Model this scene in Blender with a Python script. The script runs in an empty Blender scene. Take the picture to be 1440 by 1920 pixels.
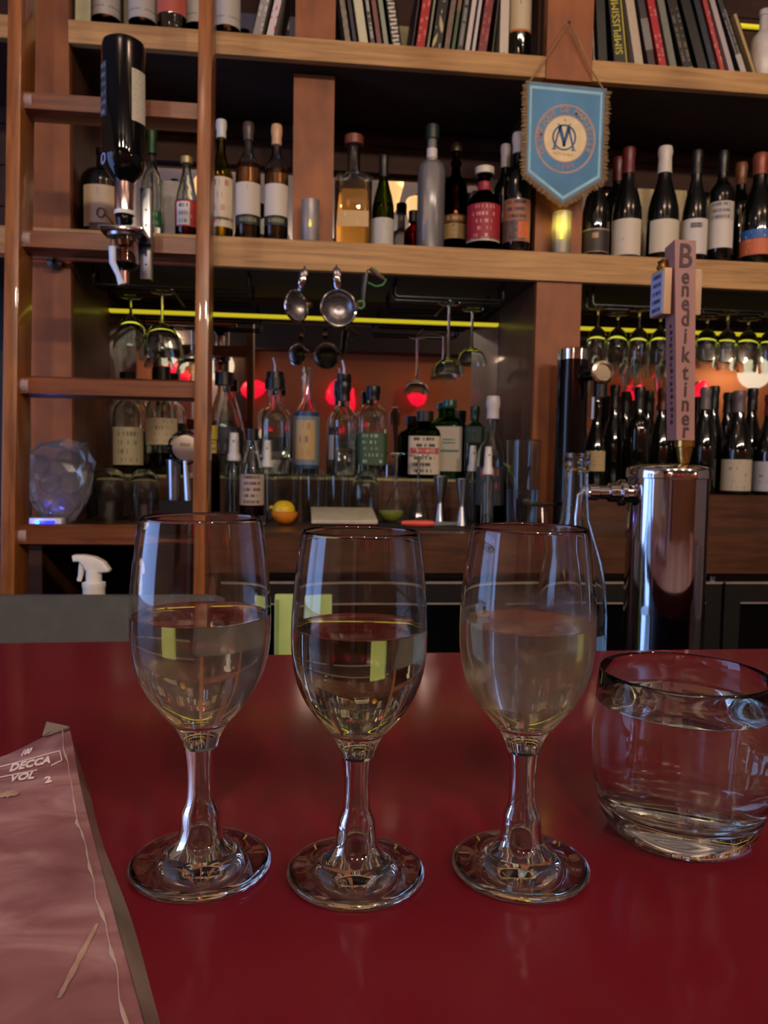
import bpy, bmesh, math, random
from mathutils import Vector, Matrix
random.seed(7)
S = bpy.context.scene
COL = S.collection
PI = math.pi

# ---------------------------------------------------------------- camera
F = 1450.0
PITCH, ROLL, YAW, CZ = math.radians(3.6), math.radians(1.0), math.radians(6.3), 1.236
CAM = Vector((0, 0, CZ))

def cam_dir(x, y, w):
    c, s = math.cos(ROLL), math.sin(ROLL)
    x, y = x*c - y*s, x*s + y*c
    cp, sp = math.cos(PITCH), math.sin(PITCH)
    fy, z = w*cp + y*sp, -w*sp + y*cp
    cy, sy = math.cos(YAW), math.sin(YAW)
    return Vector((x*cy + fy*sy, -x*sy + fy*cy, z))

RIGHT, UP, FWD = cam_dir(1, 0, 0), cam_dir(0, 1, 0), cam_dir(0, 0, 1)
cd = bpy.data.cameras.new('camera')
cam = bpy.data.objects.new('camera', cd); COL.objects.link(cam)
cam.matrix_world = Matrix(((RIGHT.x, UP.x, -FWD.x, 0), (RIGHT.y, UP.y, -FWD.y, 0),
                           (RIGHT.z, UP.z, -FWD.z, CZ), (0, 0, 0, 1)))
cd.sensor_fit = 'VERTICAL'; cd.sensor_height = 24; cd.sensor_width = 18
cd.lens = F/1920*24
cd.clip_start = 0.01
cd.dof.use_dof = True; cd.dof.focus_distance = 0.37; cd.dof.aperture_fstop = 16.0
S.camera = cam

def ray(px, py): return cam_dir((px-720)/F, (960-py)/F, 1)
def P(px, py, Y):
    """the place a measured direction meets the upright plane at depth Y"""
    r = ray(px, py); return CAM + r*(Y/r.y)
def Zp(px, py, z):
    """the place a measured direction meets the level plane at height z"""
    r = ray(px, py); return CAM + r*((z-CZ)/r.z)
def depth(p): return (Vector(p)-CAM).dot(FWD)
def m(npx, p): return npx*depth(p)/F

# ---------------------------------------------------------------- light and exposure
S.view_settings.view_transform = 'Standard'
S.view_settings.look = 'None'
S.view_settings.exposure = 0.0
S.view_settings.gamma = 1.0
S.view_settings.use_curve_mapping = False
S.cycles.use_denoising = True
S.cycles.max_bounces = 16
S.cycles.transmission_bounces = 14
S.cycles.glossy_bounces = 6
S.cycles.diffuse_bounces = 4
S.cycles.sample_clamp_indirect = 4.0
S.cycles.blur_glossy = 0.6
w = bpy.data.worlds.new('world'); S.world = w; w.use_nodes = True
w.node_tree.nodes['Background'].inputs[0].default_value = (0.02, 0.014, 0.012, 1)

WARM = (1.0, 0.74, 0.52)
def point(name, loc, power, color=WARM, r=0.06):
    l = bpy.data.lights.new(name, 'POINT'); l.energy = power; l.color = color; l.shadow_soft_size = r
    o = bpy.data.objects.new(name, l); COL.objects.link(o); o.location = loc; return o
def area(name, loc, to, sx, sy, power, color):
    l = bpy.data.lights.new(name, 'AREA'); l.shape = 'RECTANGLE'; l.size = sx; l.size_y = sy
    l.energy = power; l.color = color
    o = bpy.data.objects.new(name, l); COL.objects.link(o); o.location = loc
    o.rotation_euler = (Vector(to)-Vector(loc)).to_track_quat('-Z', 'Y').to_euler(); return o
BLUE = (0.36, 0.52, 1.0)
area('window_daylight', (-2.74, .45, 1.22), (0, 0.45, 1.22), 1.8, 2.1, 42, BLUE)   # dusk light through the tall window in the left wall
L_PEND, L_ROOM, L_SCONCE, L_LED, L_FILL = 17.0, 22.0, .15, .015, 28.0

# ---------------------------------------------------------------- materials
MATS = {}
def srgb(r, g, b):
    f = lambda c: (c/255/12.92 if c/255 <= .04045 else ((c/255+.055)/1.055)**2.4)
    return (f(r), f(g), f(b), 1)
def new_mat(name):
    mt = bpy.data.materials.new(name); mt.use_nodes = True
    nt = mt.node_tree; return mt, nt, nt.nodes['Principled BSDF']
def plain(name, rgb, rough=.5, metal=0, coat=0, emit=0, spec=.5, bump=0, vary=.12, trans=0, ior=1.5, scale=30):
    key = name
    if key in MATS: return MATS[key]
    mt, nt, b = new_mat(name)
    c = srgb(*rgb)
    b.inputs['Roughness'].default_value = rough; b.inputs['Metallic'].default_value = metal
    b.inputs['Coat Weight'].default_value = coat; b.inputs['Coat Roughness'].default_value = .05
    b.inputs['Specular IOR Level'].default_value = spec; b.inputs['IOR'].default_value = ior
    b.inputs['Transmission Weight'].default_value = trans
    b.inputs['Base Color'].default_value = c
    if emit:
        b.inputs['Emission Color'].default_value = c; b.inputs['Emission Strength'].default_value = emit
    if vary and not trans:
        tc = nt.nodes.new('ShaderNodeTexCoord'); n = nt.nodes.new('ShaderNodeTexNoise')
        n.inputs['Scale'].default_value = scale; n.inputs['Detail'].default_value = 4
        nt.links.new(tc.outputs['Object'], n.inputs['Vector'])
        r = nt.nodes.new('ShaderNodeValToRGB')
        r.color_ramp.elements[0].position = .3; r.color_ramp.elements[1].position = .7
        r.color_ramp.elements[0].color = tuple(x*(1-vary) for x in c[:3])+(1,)
        r.color_ramp.elements[1].color = tuple(min(1, x*(1+vary)) for x in c[:3])+(1,)
        nt.links.new(n.outputs['Fac'], r.inputs[0]); nt.links.new(r.outputs[0], b.inputs['Base Color'])
        if bump:
            bp = nt.nodes.new('ShaderNodeBump'); bp.inputs['Strength'].default_value = bump
            bp.inputs['Distance'].default_value = .002
            nt.links.new(n.outputs['Fac'], bp.inputs['Height']); nt.links.new(bp.outputs[0], b.inputs['Normal'])
    MATS[key] = mt; return mt
def wood(name, dark, light, stretch, rough=.45, scale=9, blotch=.35, coat=.1):
    if name in MATS: return MATS[name]
    mt, nt, b = new_mat(name)
    tc = nt.nodes.new('ShaderNodeTexCoord'); mp = nt.nodes.new('ShaderNodeMapping')
    mp.inputs['Scale'].default_value = stretch
    nt.links.new(tc.outputs['Object'], mp.inputs[0])
    n = nt.nodes.new('ShaderNodeTexNoise'); n.inputs['Scale'].default_value = scale
    n.inputs['Detail'].default_value = 7; n.inputs['Distortion'].default_value = .6
    nt.links.new(mp.outputs[0], n.inputs['Vector'])
    n2 = nt.nodes.new('ShaderNodeTexNoise'); n2.inputs['Scale'].default_value = 7; n2.inputs['Detail'].default_value = 3
    nt.links.new(tc.outputs['Object'], n2.inputs['Vector'])
    mx = nt.nodes.new('ShaderNodeMix'); mx.inputs[0].default_value = blotch
    nt.links.new(n.outputs['Fac'], mx.inputs[2]); nt.links.new(n2.outputs['Fac'], mx.inputs[3])
    r = nt.nodes.new('ShaderNodeValToRGB')
    r.color_ramp.elements[0].position = .33; r.color_ramp.elements[0].color = srgb(*dark)
    r.color_ramp.elements[1].position = .66; r.color_ramp.elements[1].color = srgb(*light)
    nt.links.new(mx.outputs[0], r.inputs[0]); nt.links.new(r.outputs[0], b.inputs['Base Color'])
    bp = nt.nodes.new('ShaderNodeBump'); bp.inputs['Strength'].default_value = .12; bp.inputs['Distance'].default_value = .001
    nt.links.new(n.outputs['Fac'], bp.inputs['Height']); nt.links.new(bp.outputs[0], b.inputs['Normal'])
    b.inputs['Roughness'].default_value = rough; b.inputs['Coat Weight'].default_value = coat
    MATS[name] = mt; return mt
def glass(name, rgb=(255, 255, 255), rough=0, ior=1.48):
    if name in MATS: return MATS[name]
    mt, nt, b = new_mat(name); nt.nodes.remove(b)
    g = nt.nodes.new('ShaderNodeBsdfGlass'); g.inputs[0].default_value = srgb(*rgb)
    g.inputs['Roughness'].default_value = rough; g.inputs['IOR'].default_value = ior
    nt.links.new(g.outputs[0], nt.nodes['Material Output'].inputs[0])
    MATS[name] = mt; return mt
def misted(name, z0, z1, amount, tint=(255, 255, 255)):
    """clear glass with a film of condensation between two heights of the bowl"""
    mt, nt, b = new_mat(name); nt.nodes.remove(b)
    g = nt.nodes.new('ShaderNodeBsdfGlass'); g.inputs['IOR'].default_value = 1.48
    g.inputs[0].default_value = srgb(*tint)
    h = nt.nodes.new('ShaderNodeBsdfGlass'); h.inputs['IOR'].default_value = 1.48; h.inputs['Roughness'].default_value = .3
    d = nt.nodes.new('ShaderNodeBsdfDiffuse'); d.inputs[0].default_value = srgb(225, 215, 210)
    hd = nt.nodes.new('ShaderNodeMixShader'); hd.inputs[0].default_value = .07
    nt.links.new(h.outputs[0], hd.inputs[1]); nt.links.new(d.outputs[0], hd.inputs[2])
    tc = nt.nodes.new('ShaderNodeTexCoord'); sx = nt.nodes.new('ShaderNodeSeparateXYZ')
    nt.links.new(tc.outputs['Object'], sx.inputs[0])
    def ramp(a, bb):
        r = nt.nodes.new('ShaderNodeMapRange'); r.interpolation_type = 'SMOOTHSTEP'
        r.inputs['From Min'].default_value = a; r.inputs['From Max'].default_value = bb
        nt.links.new(sx.outputs['Z'], r.inputs['Value']); return r
    a, c = ramp(z0, z0+.018), ramp(z1+.006, z1-.006)
    n = nt.nodes.new('ShaderNodeTexNoise'); n.inputs['Scale'].default_value = 60; n.inputs['Detail'].default_value = 6
    nt.links.new(tc.outputs['Object'], n.inputs['Vector'])
    nr = nt.nodes.new('ShaderNodeMapRange'); nr.inputs['From Min'].default_value = .3; nr.inputs['From Max'].default_value = .7
    nr.inputs['To Min'].default_value = .6; nt.links.new(n.outputs['Fac'], nr.inputs['Value'])
    m1 = nt.nodes.new('ShaderNodeMath'); m1.operation = 'MULTIPLY'
    nt.links.new(a.outputs[0], m1.inputs[0]); nt.links.new(c.outputs[0], m1.inputs[1])
    m2 = nt.nodes.new('ShaderNodeMath'); m2.operation = 'MULTIPLY'
    nt.links.new(m1.outputs[0], m2.inputs[0]); nt.links.new(nr.outputs[0], m2.inputs[1])
    m3 = nt.nodes.new('ShaderNodeMath'); m3.operation = 'MULTIPLY'; m3.inputs[1].default_value = amount
    nt.links.new(m2.outputs[0], m3.inputs[0])
    mx = nt.nodes.new('ShaderNodeMixShader'); nt.links.new(m3.outputs[0], mx.inputs[0])
    nt.links.new(g.outputs[0], mx.inputs[1]); nt.links.new(hd.outputs[0], mx.inputs[2])
    nt.links.new(mx.outputs[0], nt.nodes['Material Output'].inputs[0])
    return mt
def printed(name, base, ink, rows=7, seed=0, cover=.5, axis=2, rough=.55, ink2=None):
    """paper with lines of small print, too small to read, laid out in rows across the sheet"""
    if name in MATS: return MATS[name]
    mt, nt, b = new_mat(name)
    tc = nt.nodes.new('ShaderNodeTexCoord'); sx = nt.nodes.new('ShaderNodeSeparateXYZ')
    nt.links.new(tc.outputs['Generated'], sx.inputs[0])
    A = sx.outputs[0 if axis == 0 else 2]; U = sx.outputs[{2: 0, 0: 2, 1: 1}[axis]]
    def mth(op, x, y=None):
        n = nt.nodes.new('ShaderNodeMath'); n.operation = op
        for i, v in enumerate((x, y)):
            if v is None: continue
            if isinstance(v, (int, float)): n.inputs[i].default_value = v
            else: nt.links.new(v, n.inputs[i])
        return n.outputs[0]
    rr = mth('MULTIPLY', A, rows); fr = mth('FRACT', rr); row = mth('FLOOR', rr)
    band = mth('MULTIPLY', mth('GREATER_THAN', fr, .3), mth('LESS_THAN', fr, .78))
    cv = nt.nodes.new('ShaderNodeCombineXYZ')
    nt.links.new(mth('MULTIPLY', U, 16.0), cv.inputs[0]); nt.links.new(mth('ADD', mth('MULTIPLY', row, 3.7), seed*11.3), cv.inputs[1])
    n = nt.nodes.new('ShaderNodeTexNoise'); n.inputs['Scale'].default_value = 1.0; n.inputs['Detail'].default_value = 2
    nt.links.new(cv.outputs[0], n.inputs['Vector'])
    on = mth('GREATER_THAN', n.outputs['Fac'], 1-cover)
    mar = mth('MULTIPLY', mth('GREATER_THAN', U, .16), mth('LESS_THAN', U, .84))
    mask = mth('MULTIPLY', mth('MULTIPLY', band, on), mar)
    mx = nt.nodes.new('ShaderNodeMix'); mx.data_type = 'RGBA'
    mx.inputs[6].default_value = srgb(*base); mx.inputs[7].default_value = srgb(*ink)
    nt.links.new(mask, mx.inputs[0]); out = mx.outputs[2]
    if ink2:
        m2 = nt.nodes.new('ShaderNodeMix'); m2.data_type = 'RGBA'
        nt.links.new(mth('GREATER_THAN', A, ink2[1]), m2.inputs[0])
        nt.links.new(out, m2.inputs[6]); m2.inputs[7].default_value = srgb(*ink2[0]); out = m2.outputs[2]
    nt.links.new(out, b.inputs['Base Color']); b.inputs['Roughness'].default_value = rough
    MATS[name] = mt; return mt
def rgbname(p, c): return p + '_%d_%d_%d' % tuple(c)

W_POST = wood('post_wood', (108, 54, 20), (152, 86, 38), (4, 4, 1.2), scale=5, blotch=.6, rough=.55, coat=0)
W_FASCIA = wood('fascia_wood', (146, 106, 62), (194, 150, 94), (.6, 6, 14), scale=7, blotch=.25, rough=.6, coat=0)
W_DARK = wood('panel_wood', (40, 20, 15), (66, 36, 26), (1, 6, 6), rough=.8, coat=0)
W_PART = wood('partition_wood', (56, 32, 22), (92, 56, 38), (6, 6, .8), rough=.5)
W_LADDER = wood('ladder_wood', (102, 56, 22), (154, 92, 40), (14, 14, .7), scale=6, blotch=.2, coat=.3, rough=.35)
W_RUNG = wood('rung_wood', (86, 44, 22), (128, 72, 38), (.8, 12, 12), scale=6, blotch=.2, coat=.3, rough=.35)
W_COUNTER = wood('counter_wood', (50, 27, 15), (90, 53, 30), (.7, 8, 8), rough=.35)
M_CHROME = plain('chrome', (205, 205, 210), .08, 1, vary=.02)
M_STEEL = plain('brushed_steel', (170, 172, 178), .28, 1, vary=.06)
M_DSTEEL = plain('dark_steel', (60, 60, 66), .3, 1)
M_BLACK = plain('black_plastic', (14, 14, 16), .35)
M_BLKGL = plain('black_gloss', (8, 8, 9), .05, spec=.35)
M_WHITE = plain('white_plastic', (215, 210, 205), .4)
M_CLEAR = glass('clear_glass', (246, 250, 248))
M_MIRROR = plain('mirror_silver', (206, 200, 196), .015, 1, vary=0)
M_BRASS = plain('brass', (190, 150, 80), .25, 1)
M_DARKGL = plain('dark_bottle_glass', (9, 12, 9), .05, coat=.6, spec=.6)
M_GREENGL = glass('green_bottle_glass', (170, 186, 90))
M_WATER = glass('water', (255, 255, 255), ior=1.33)

def film(name, rgb, clear, rough=.25, trans=.5):
    """thin or frosted translucent stuff: part of the light goes straight through, part scatters, the rest glints"""
    if name in MATS: return MATS[name]
    mt, nt, b = new_mat(name); nt.nodes.remove(b)
    t = nt.nodes.new('ShaderNodeBsdfTransparent'); g = nt.nodes.new('ShaderNodeBsdfGlossy'); g.inputs['Roughness'].default_value = rough
    d = nt.nodes.new('ShaderNodeBsdfDiffuse'); tl_ = nt.nodes.new('ShaderNodeBsdfTranslucent')
    for x in (d, tl_): x.inputs[0].default_value = srgb(*rgb)
    m0 = nt.nodes.new('ShaderNodeMixShader'); m0.inputs[0].default_value = trans
    nt.links.new(d.outputs[0], m0.inputs[1]); nt.links.new(tl_.outputs[0], m0.inputs[2])
    m1 = nt.nodes.new('ShaderNodeMixShader'); m1.inputs[0].default_value = clear
    nt.links.new(m0.outputs[0], m1.inputs[1]); nt.links.new(t.outputs[0], m1.inputs[2])
    fr = nt.nodes.new('ShaderNodeFresnel'); fr.inputs[0].default_value = 1.5
    m2 = nt.nodes.new('ShaderNodeMixShader'); nt.links.new(fr.outputs[0], m2.inputs[0])
    nt.links.new(m1.outputs[0], m2.inputs[1]); nt.links.new(g.outputs[0], m2.inputs[2])
    nt.links.new(m2.outputs[0], nt.nodes['Material Output'].inputs[0]); MATS[name] = mt; return mt

# ---------------------------------------------------------------- geometry helpers
class MB:
    def __init__(s): s.v = []; s.f = []
    def add(s, vs, fs):
        o = len(s.v); s.v += [tuple(x) for x in vs]; s.f += [tuple(i+o for i in f) for f in fs]; return s
    def bm(s, bm, M=None):
        bm.verts.ensure_lookup_table(); bm.verts.index_update()
        s.add([(M @ x.co if M else x.co) for x in bm.verts], [[x.index for x in f.verts] for f in bm.faces]); bm.free(); return s
    def box(s, c, size, rot=None, bevel=0):
        bm = bmesh.new(); bmesh.ops.create_cube(bm, size=1)
        for x in bm.verts: x.co = Vector((x.co.x*size[0], x.co.y*size[1], x.co.z*size[2]))
        if bevel: bmesh.ops.bevel(bm, geom=list(bm.edges), offset=bevel, segments=2, affect='EDGES', profile=.6)
        M = Matrix.Translation(c)
        if rot is not None: M = M @ rot.to_4x4()
        return s.bm(bm, M)
    def span(s, a, b, bevel=0):
        a, b = Vector(a), Vector(b); d = b-a
        return s.box((a+b)/2, (abs(d.x), abs(d.y), abs(d.z)), bevel=bevel)
    def lathe(s, prof, seg=24, at=(0, 0, 0), M=None, closed=False, caps=True):
        """rows (r, z) or (r, z, n, ratio): n is how square the section is, ratio its depth over its width"""
        vs, fs = [], []
        N = len(prof)
        for row in prof:
            r, z = row[0], row[1]; n = row[2] if len(row) > 2 else 2; q = row[3] if len(row) > 3 else 1
            for k in range(seg):
                a = 2*PI*(k+.5)/seg; c, si = math.cos(a), math.sin(a)
                e = 2.0/n
                x = math.copysign(abs(c)**e, c)*r; y = math.copysign(abs(si)**e, si)*r*q
                p = Vector((x, y, z))
                if M: p = M @ p
                vs.append(p+Vector(at))
        rng = N if closed else N-1
        for i in range(rng):
            j = (i+1) % N
            for k in range(seg):
                l = (k+1) % seg
                fs.append((i*seg+k, i*seg+l, j*seg+l, j*seg+k))
        if caps and not closed:
            if prof[0][0] > 1e-6: fs.append(tuple(range(seg-1, -1, -1)))
            if prof[-1][0] > 1e-6: fs.append(tuple((N-1)*seg+k for k in range(seg)))
        return s.add(vs, fs)
    def tube(s, pts, r, seg=8, close=False):
        pts = [Vector(p) for p in pts]; n = len(pts); vs, fs = [], []
        up = None
        for i, p in enumerate(pts):
            if close: t = (pts[(i+1) % n]-pts[i-1])
            else: t = (pts[min(i+1, n-1)]-pts[max(i-1, 0)])
            t.normalize()
            if up is None: up = t.orthogonal().normalized()
            up = (up - t*up.dot(t))
            if up.length < 1e-6: up = t.orthogonal()
            up.normalize(); b = t.cross(up)
            rr = r[i] if isinstance(r, (list, tuple)) else r
            for k in range(seg):
                a = 2*PI*k/seg; vs.append(p+up*(math.cos(a)*rr)+b*(math.sin(a)*rr))
        for i in range(n if close else n-1):
            j = (i+1) % n
            for k in range(seg):
                l = (k+1) % seg; fs.append((i*seg+k, i*seg+l, j*seg+l, j*seg+k))
        if not close: fs.append(tuple(range(seg-1, -1, -1))); fs.append(tuple((n-1)*seg+k for k in range(seg)))
        return s.add(vs, fs)
    def patch(s, r, z0, z1, ha, q=1, n=2, seg=14, mid=0.0, th=.0006):
        """a label wrapped round the front (-Y) of a bottle"""
        vs, fs = [], []
        for rr in (r, r+th):
            for z in (z0, z1):
                for k in range(seg+1):
                    a = -PI/2+mid+ha*(2*k/seg-1); c, si = math.cos(a), math.sin(a); e = 2.0/n
                    vs.append((math.copysign(abs(c)**e, c)*rr, math.copysign(abs(si)**e, si)*rr*q, z))
        m_ = seg+1
        for k in range(seg):
            fs.append((2*m_+k, 2*m_+k+1, 3*m_+k+1, 3*m_+k)); fs.append((k+1, k, m_+k, m_+k+1))
            fs.append((k, k+1, 2*m_+k+1, 2*m_+k)); fs.append((m_+k+1, m_+k, 3*m_+k, 3*m_+k+1))
        fs.append((0, 2*m_, 3*m_, m_)); fs.append((seg, m_+seg, 3*m_+seg, 2*m_+seg))
        return s.add(vs, fs)
    def prism(s, poly, a, b, fn):
        """outline poly (u, v) swept from a to b; fn(u, v, t) gives the point"""
        n = len(poly); vs = [fn(u, v, a) for u, v in poly]+[fn(u, v, b) for u, v in poly]
        fs = [tuple(range(n)), tuple(range(2*n-1, n-1, -1))]+[(i, n+i, n+(i+1) % n, (i+1) % n) for i in range(n)]
        return s.add(vs, fs)
    def build(s, name, mat, parent=None, smooth=True, angle=35, fix=True):
        me = bpy.data.meshes.new(name); me.from_pydata(s.v, [], s.f)
        if fix:
            bm = bmesh.new(); bm.from_mesh(me); bmesh.ops.recalc_face_normals(bm, faces=list(bm.faces)); bm.to_mesh(me); bm.free()
        me.update()
        if smooth:
            me.shade_smooth(); me.set_sharp_from_angle(angle=math.radians(angle))
        me.materials.append(mat)
        o = bpy.data.objects.new(name, me); COL.objects.link(o)
        if parent is not None: o.parent = parent
        return o
def thing(name, label, cat, loc=(0, 0, 0), group=None, rot=None):
    o = bpy.data.objects.new(name, None); COL.objects.link(o); o.location = loc; o.empty_display_size = .05
    if rot is not None: o.rotation_euler = rot
    o['label'] = label; o['category'] = cat
    if group: o['group'] = group
    return o
def tag(o, label, cat, group=None):
    o['label'] = label; o['category'] = cat
    if group: o['group'] = group
    return o
def struct(o): o['kind'] = 'structure'; return o
def text(parent, s, size, M, mat, name='lettering', ext=.0004, sx=1.0, align='CENTER', space=1.0, bold=0):
    cu = bpy.data.curves.new('letters', 'FONT'); cu.body = s; cu.size = size; cu.extrude = ext
    cu.align_x = align; cu.align_y = 'CENTER'; cu.resolution_u = 3; cu.space_character = space; cu.offset = bold
    t = bpy.data.objects.new('letters', cu); COL.objects.link(t)
    dg = bpy.context.evaluated_depsgraph_get(); dg.update()
    me = bpy.data.meshes.new_from_object(t.evaluated_get(dg))
    bpy.data.objects.remove(t); bpy.data.curves.remove(cu)
    me.transform(M @ Matrix.Diagonal((sx, 1, 1, 1))); me.materials.clear(); me.materials.append(mat)
    o = bpy.data.objects.new(name, me); COL.objects.link(o)
    if parent is not None: o.parent = parent
    return o
def frame(o, x, y):
    x, y = Vector(x).normalized(), Vector(y).normalized(); z = x.cross(y).normalized(); y = z.cross(x)
    return Matrix(((x.x, y.x, z.x, o[0]), (x.y, y.y, z.y, o[1]), (x.z, y.z, z.z, o[2]), (0, 0, 0, 1)))
def face_front(o): return frame(o, (1, 0, 0), (0, 0, 1))      # text upright, read from -Y

# ---------------------------------------------------------------- measured heights and depths
ZBAR, ZC = 1.05, 1.064                    # bar top, back counter top
YS, YM = 2.10, 2.50                       # front of the shelving, mirror behind it
ZS1, ZS1B, ZS2, ZS2B = 2.333, 2.277, 1.819, 1.742
XL0, XL1, XM0, XM1, XR0, XR1 = -.690, -.588, -.022, .082, .643, .774
XEND = 2.1
ZRIS = 1.185; YRIS = 2.33                 # step along the back of the counter
YFAR = -3.1

# ================================================================ the room
WALLP = plain('wall_paint', (170, 108, 66), .8, vary=.1, scale=2)
PALEP = plain('pale_paint', (196, 178, 176), .8, vary=.05, scale=2)
DARKP = plain('dark_paint', (34, 24, 22), .7)
CEILP = plain('ceiling_paint', (150, 138, 136), .9, vary=.05, scale=2)
struct(MB().span((-2.8, -3.2, -.1), (6.4, 2.8, 0)).build('floor', wood('floor_wood', (40, 24, 16), (70, 42, 26), (1, 6, 6)), smooth=False))
struct(MB().span((-2.8, -3.2, 3.05), (6.4, 2.8, 3.15)).build('ceiling', CEILP, smooth=False))
struct(MB().span((-2.8, 2.6, 0), (6.4, 2.75, 3.05)).build('wall_back', DARKP, smooth=False))
struct(MB().span((-2.8, YFAR-.1, 0), (6.4, YFAR, 3.05)).build('wall_front', WALLP, smooth=False))
struct(MB().span((6.3, -3.1, 0), (6.4, 2.6, 3.05)).build('wall_right', PALEP, smooth=False))
# left wall with the window opening
mb = MB()
for a, b in (((-2.9, -3.1, 0), (-2.8, -.5, 3.05)), ((-2.9, 1.4, 0), (-2.8, 2.6, 3.05)), ((-2.9, -.5, 0), (-2.8, 1.4, .1)), ((-2.9, -.5, 2.35), (-2.8, 1.4, 3.05))):
    mb.span(a, b)
struct(mb.build('wall_left', PALEP, smooth=False))
win = thing('window_1', 'tall window in the left wall with blue dusk light', 'window', (-2.8, .45, 1.225)); del win['category']; struct(win)
mb = MB()
for a, b in (((-.06, -.95, -1.125), (.03, -.89, 1.125)), ((-.06, .89, -1.125), (.03, .95, 1.125)), ((-.06, -.89, 1.065), (.03, .89, 1.125)), ((-.06, -.89, -1.125), (.03, .89, -1.065)), ((-.05, -.02, -1.065), (.02, .02, 1.065))):
    mb.span(a, b)
mb.build('frame', W_DARK, win)
MB().span((-.04, -.89, -1.065), (-.03, .89, 1.065)).build('pane', plain('dusk_pane', (70, 110, 200), .2, emit=1.0, vary=0), win)
# dark upper band of the far wall and a pale pillar with a dark post, seen in the mirror
t = MB().span((-2.8, YFAR, 2.36), (6.3, YFAR+.25, 3.05)).build('trim_1', DARKP, smooth=False); struct(t)
t = MB().span((-1.08, YFAR, 0), (-.68, YFAR+.12, 2.36)).build('trim_3', plain('pillar_paint', (190, 165, 158), .7), smooth=False); struct(t)
t = MB().span((-.66, YFAR, 0), (-.55, YFAR+.14, 2.36)).build('trim_2', W_DARK, smooth=False); struct(t)

RED_E = plain('red_lamp_glow', (235, 18, 52), .4, emit=1.6, vary=0)
WHT_E = plain('white_lamp_glow', (255, 236, 205), .4, emit=1.3, vary=0)
PEN_E = plain('pendant_glow', (255, 205, 135), .4, emit=1.5, vary=0)
def red_sconce(x, z, tilt, label, s=1.0):
    t = thing('wall_lamp', label, 'lamp', (x, YFAR, z), 'red wall lamps on the far wall')
    MB().lathe([(.0, 0), (.035, .0), (.035, .02), (.012, .025), (.012, .09), (0, .09)], 12, M=Matrix.Rotation(-PI/2, 4, 'X')).build('bracket', M_BLACK, t)
    R = Matrix.Rotation(math.radians(tilt), 4, 'Y')
    MB().lathe([(0, .02), (.03, .02), (.075*s, -.04), (.098*s, -.12), (.085*s, -.19), (.04*s, -.235), (0, -.24)], 16, at=(0, .11, 0), M=R).build('lamp_shade', RED_E, t)
for x, z, tl, sc, lb in ((-1.32, 2.19, -55, 1, 'red glowing wall lamp reflected behind the ladder above the bottles'),
                     (-.36, 1.99, 75, 1, 'red glowing wall lamp reflected beside the left bottle with a pour spout'),
                     (.38, 2.06, 12, .95, 'red glowing wall lamp reflected between the two pourer bottles at mid mirror'),
                     (.52, 1.98, 0, .5, 'small red lamp reflected right of a black pourer'),
                     (1.15, 2.06, -24, 1, 'red glowing wall lamp reflected in the mirror above the black-capped gin'),
                     (3.58, 2.17, 28, 1, 'red glowing wall lamp reflected above the dark wine bottles left of the tap handle'),
                     (4.33, 2.16, 20, .95, 'red glowing wall lamp reflected just right of the tap handle')):
    red_sconce(x, z, tl, lb, sc)
def globe_lamp(x, y, z, r, label, power, name='globe_lamp', stretch=1.0, cone=False):
    t = thing(name, label, 'lamp', (x, y, z), 'warm white lamps of the room')
    top = 3.05-z
    MB().lathe([(.006, r*.9), (.006, top)], 8).build('cord', M_BLACK, t)
    MB().lathe([(0, r*.82*stretch), (.03, r*.82*stretch), (.035, r*1.0*stretch), (0, r*1.06*stretch)], 14).build('cap', M_BRASS, t)
    if cone: pr = [(0, -1.0), (.18, -.93), (.52, -.5), (.86, .2), (1, .75), (.9, .85), (.3, .9), (0, .9)]
    else: pr = [(math.cos(a)*1.0, math.sin(a)) for a in [(-.5+k/12)*PI for k in range(13)]]
    MB().lathe([(max(0, a)*r, b*r*stretch) for a, b in pr], 20).build('glass_shade', PEN_E if cone else WHT_E, t)
    if power and cone:                                          # added uplight over the closed shade, soft ceiling bounce for the room
        area('lamp_light', (x+.02, y, z+r*stretch+.05), (x+.02, y, 3.0), r*1.2, r*1.2, power, WARM)
    elif power: point('lamp_light', (x, y-r-.06, z+r), power, WARM, .05)
def spotlight(x, y, to, label):  # added unseen spots, kept out of the mirrors, light the shelves from the front
    t = thing('fill_spotlight', label, 'lamp', (x, y, 3.05), 'added ceiling spotlights lighting the back bar from the front')
    d = (Vector(to)-Vector((x, y, 2.95))).normalized(); R = d.to_track_quat('-Z', 'Y').to_matrix().to_4x4()
    MB().lathe([(.05, 0), (.05, -.02), (.012, -.025), (.012, -.1), (0, -.1)], 12).build('mount', M_BLACK, t)
    MB().lathe([(0, .06), (.06, .06), (.075, -.08), (.07, -.08), (.055, .05), (0, .05)], 16, at=(0, 0, -.13), M=R).build('can', M_BLACK, t)
    p = Vector((x, y, 2.92))+d*.1
    l = area('fill_spotlight_light', p, to, .14, .14, L_FILL*(.42 if x < -.5 else 1), (1, .80, .62)); l.data.shape = 'DISK'
globe_lamp(.52, .5, 2.79, .062, 'frosted cone pendant lamp hanging over the bar, reflected behind the green wine bottle', L_PEND, 'pendant_lamp', 1.95, True)
globe_lamp(.66, .55, 2.62, .075, 'frosted pendant lamp reflected behind the tall frosted bottle', L_PEND*.5, 'pendant_lamp', 1.8, True)
globe_lamp(-.55, .35, 2.75, .07, 'added unseen pendant lamp over the bar left of the seats, for room light', L_PEND, 'pendant_lamp', 1.7, True)  # unseen pendant added for ambient light
globe_lamp(1.75, .5, 2.75, .07, 'added unseen pendant lamp over the right end of the bar, for room light', L_PEND, 'pendant_lamp', 1.7, True)  # another unseen pendant added for ambient light
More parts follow.
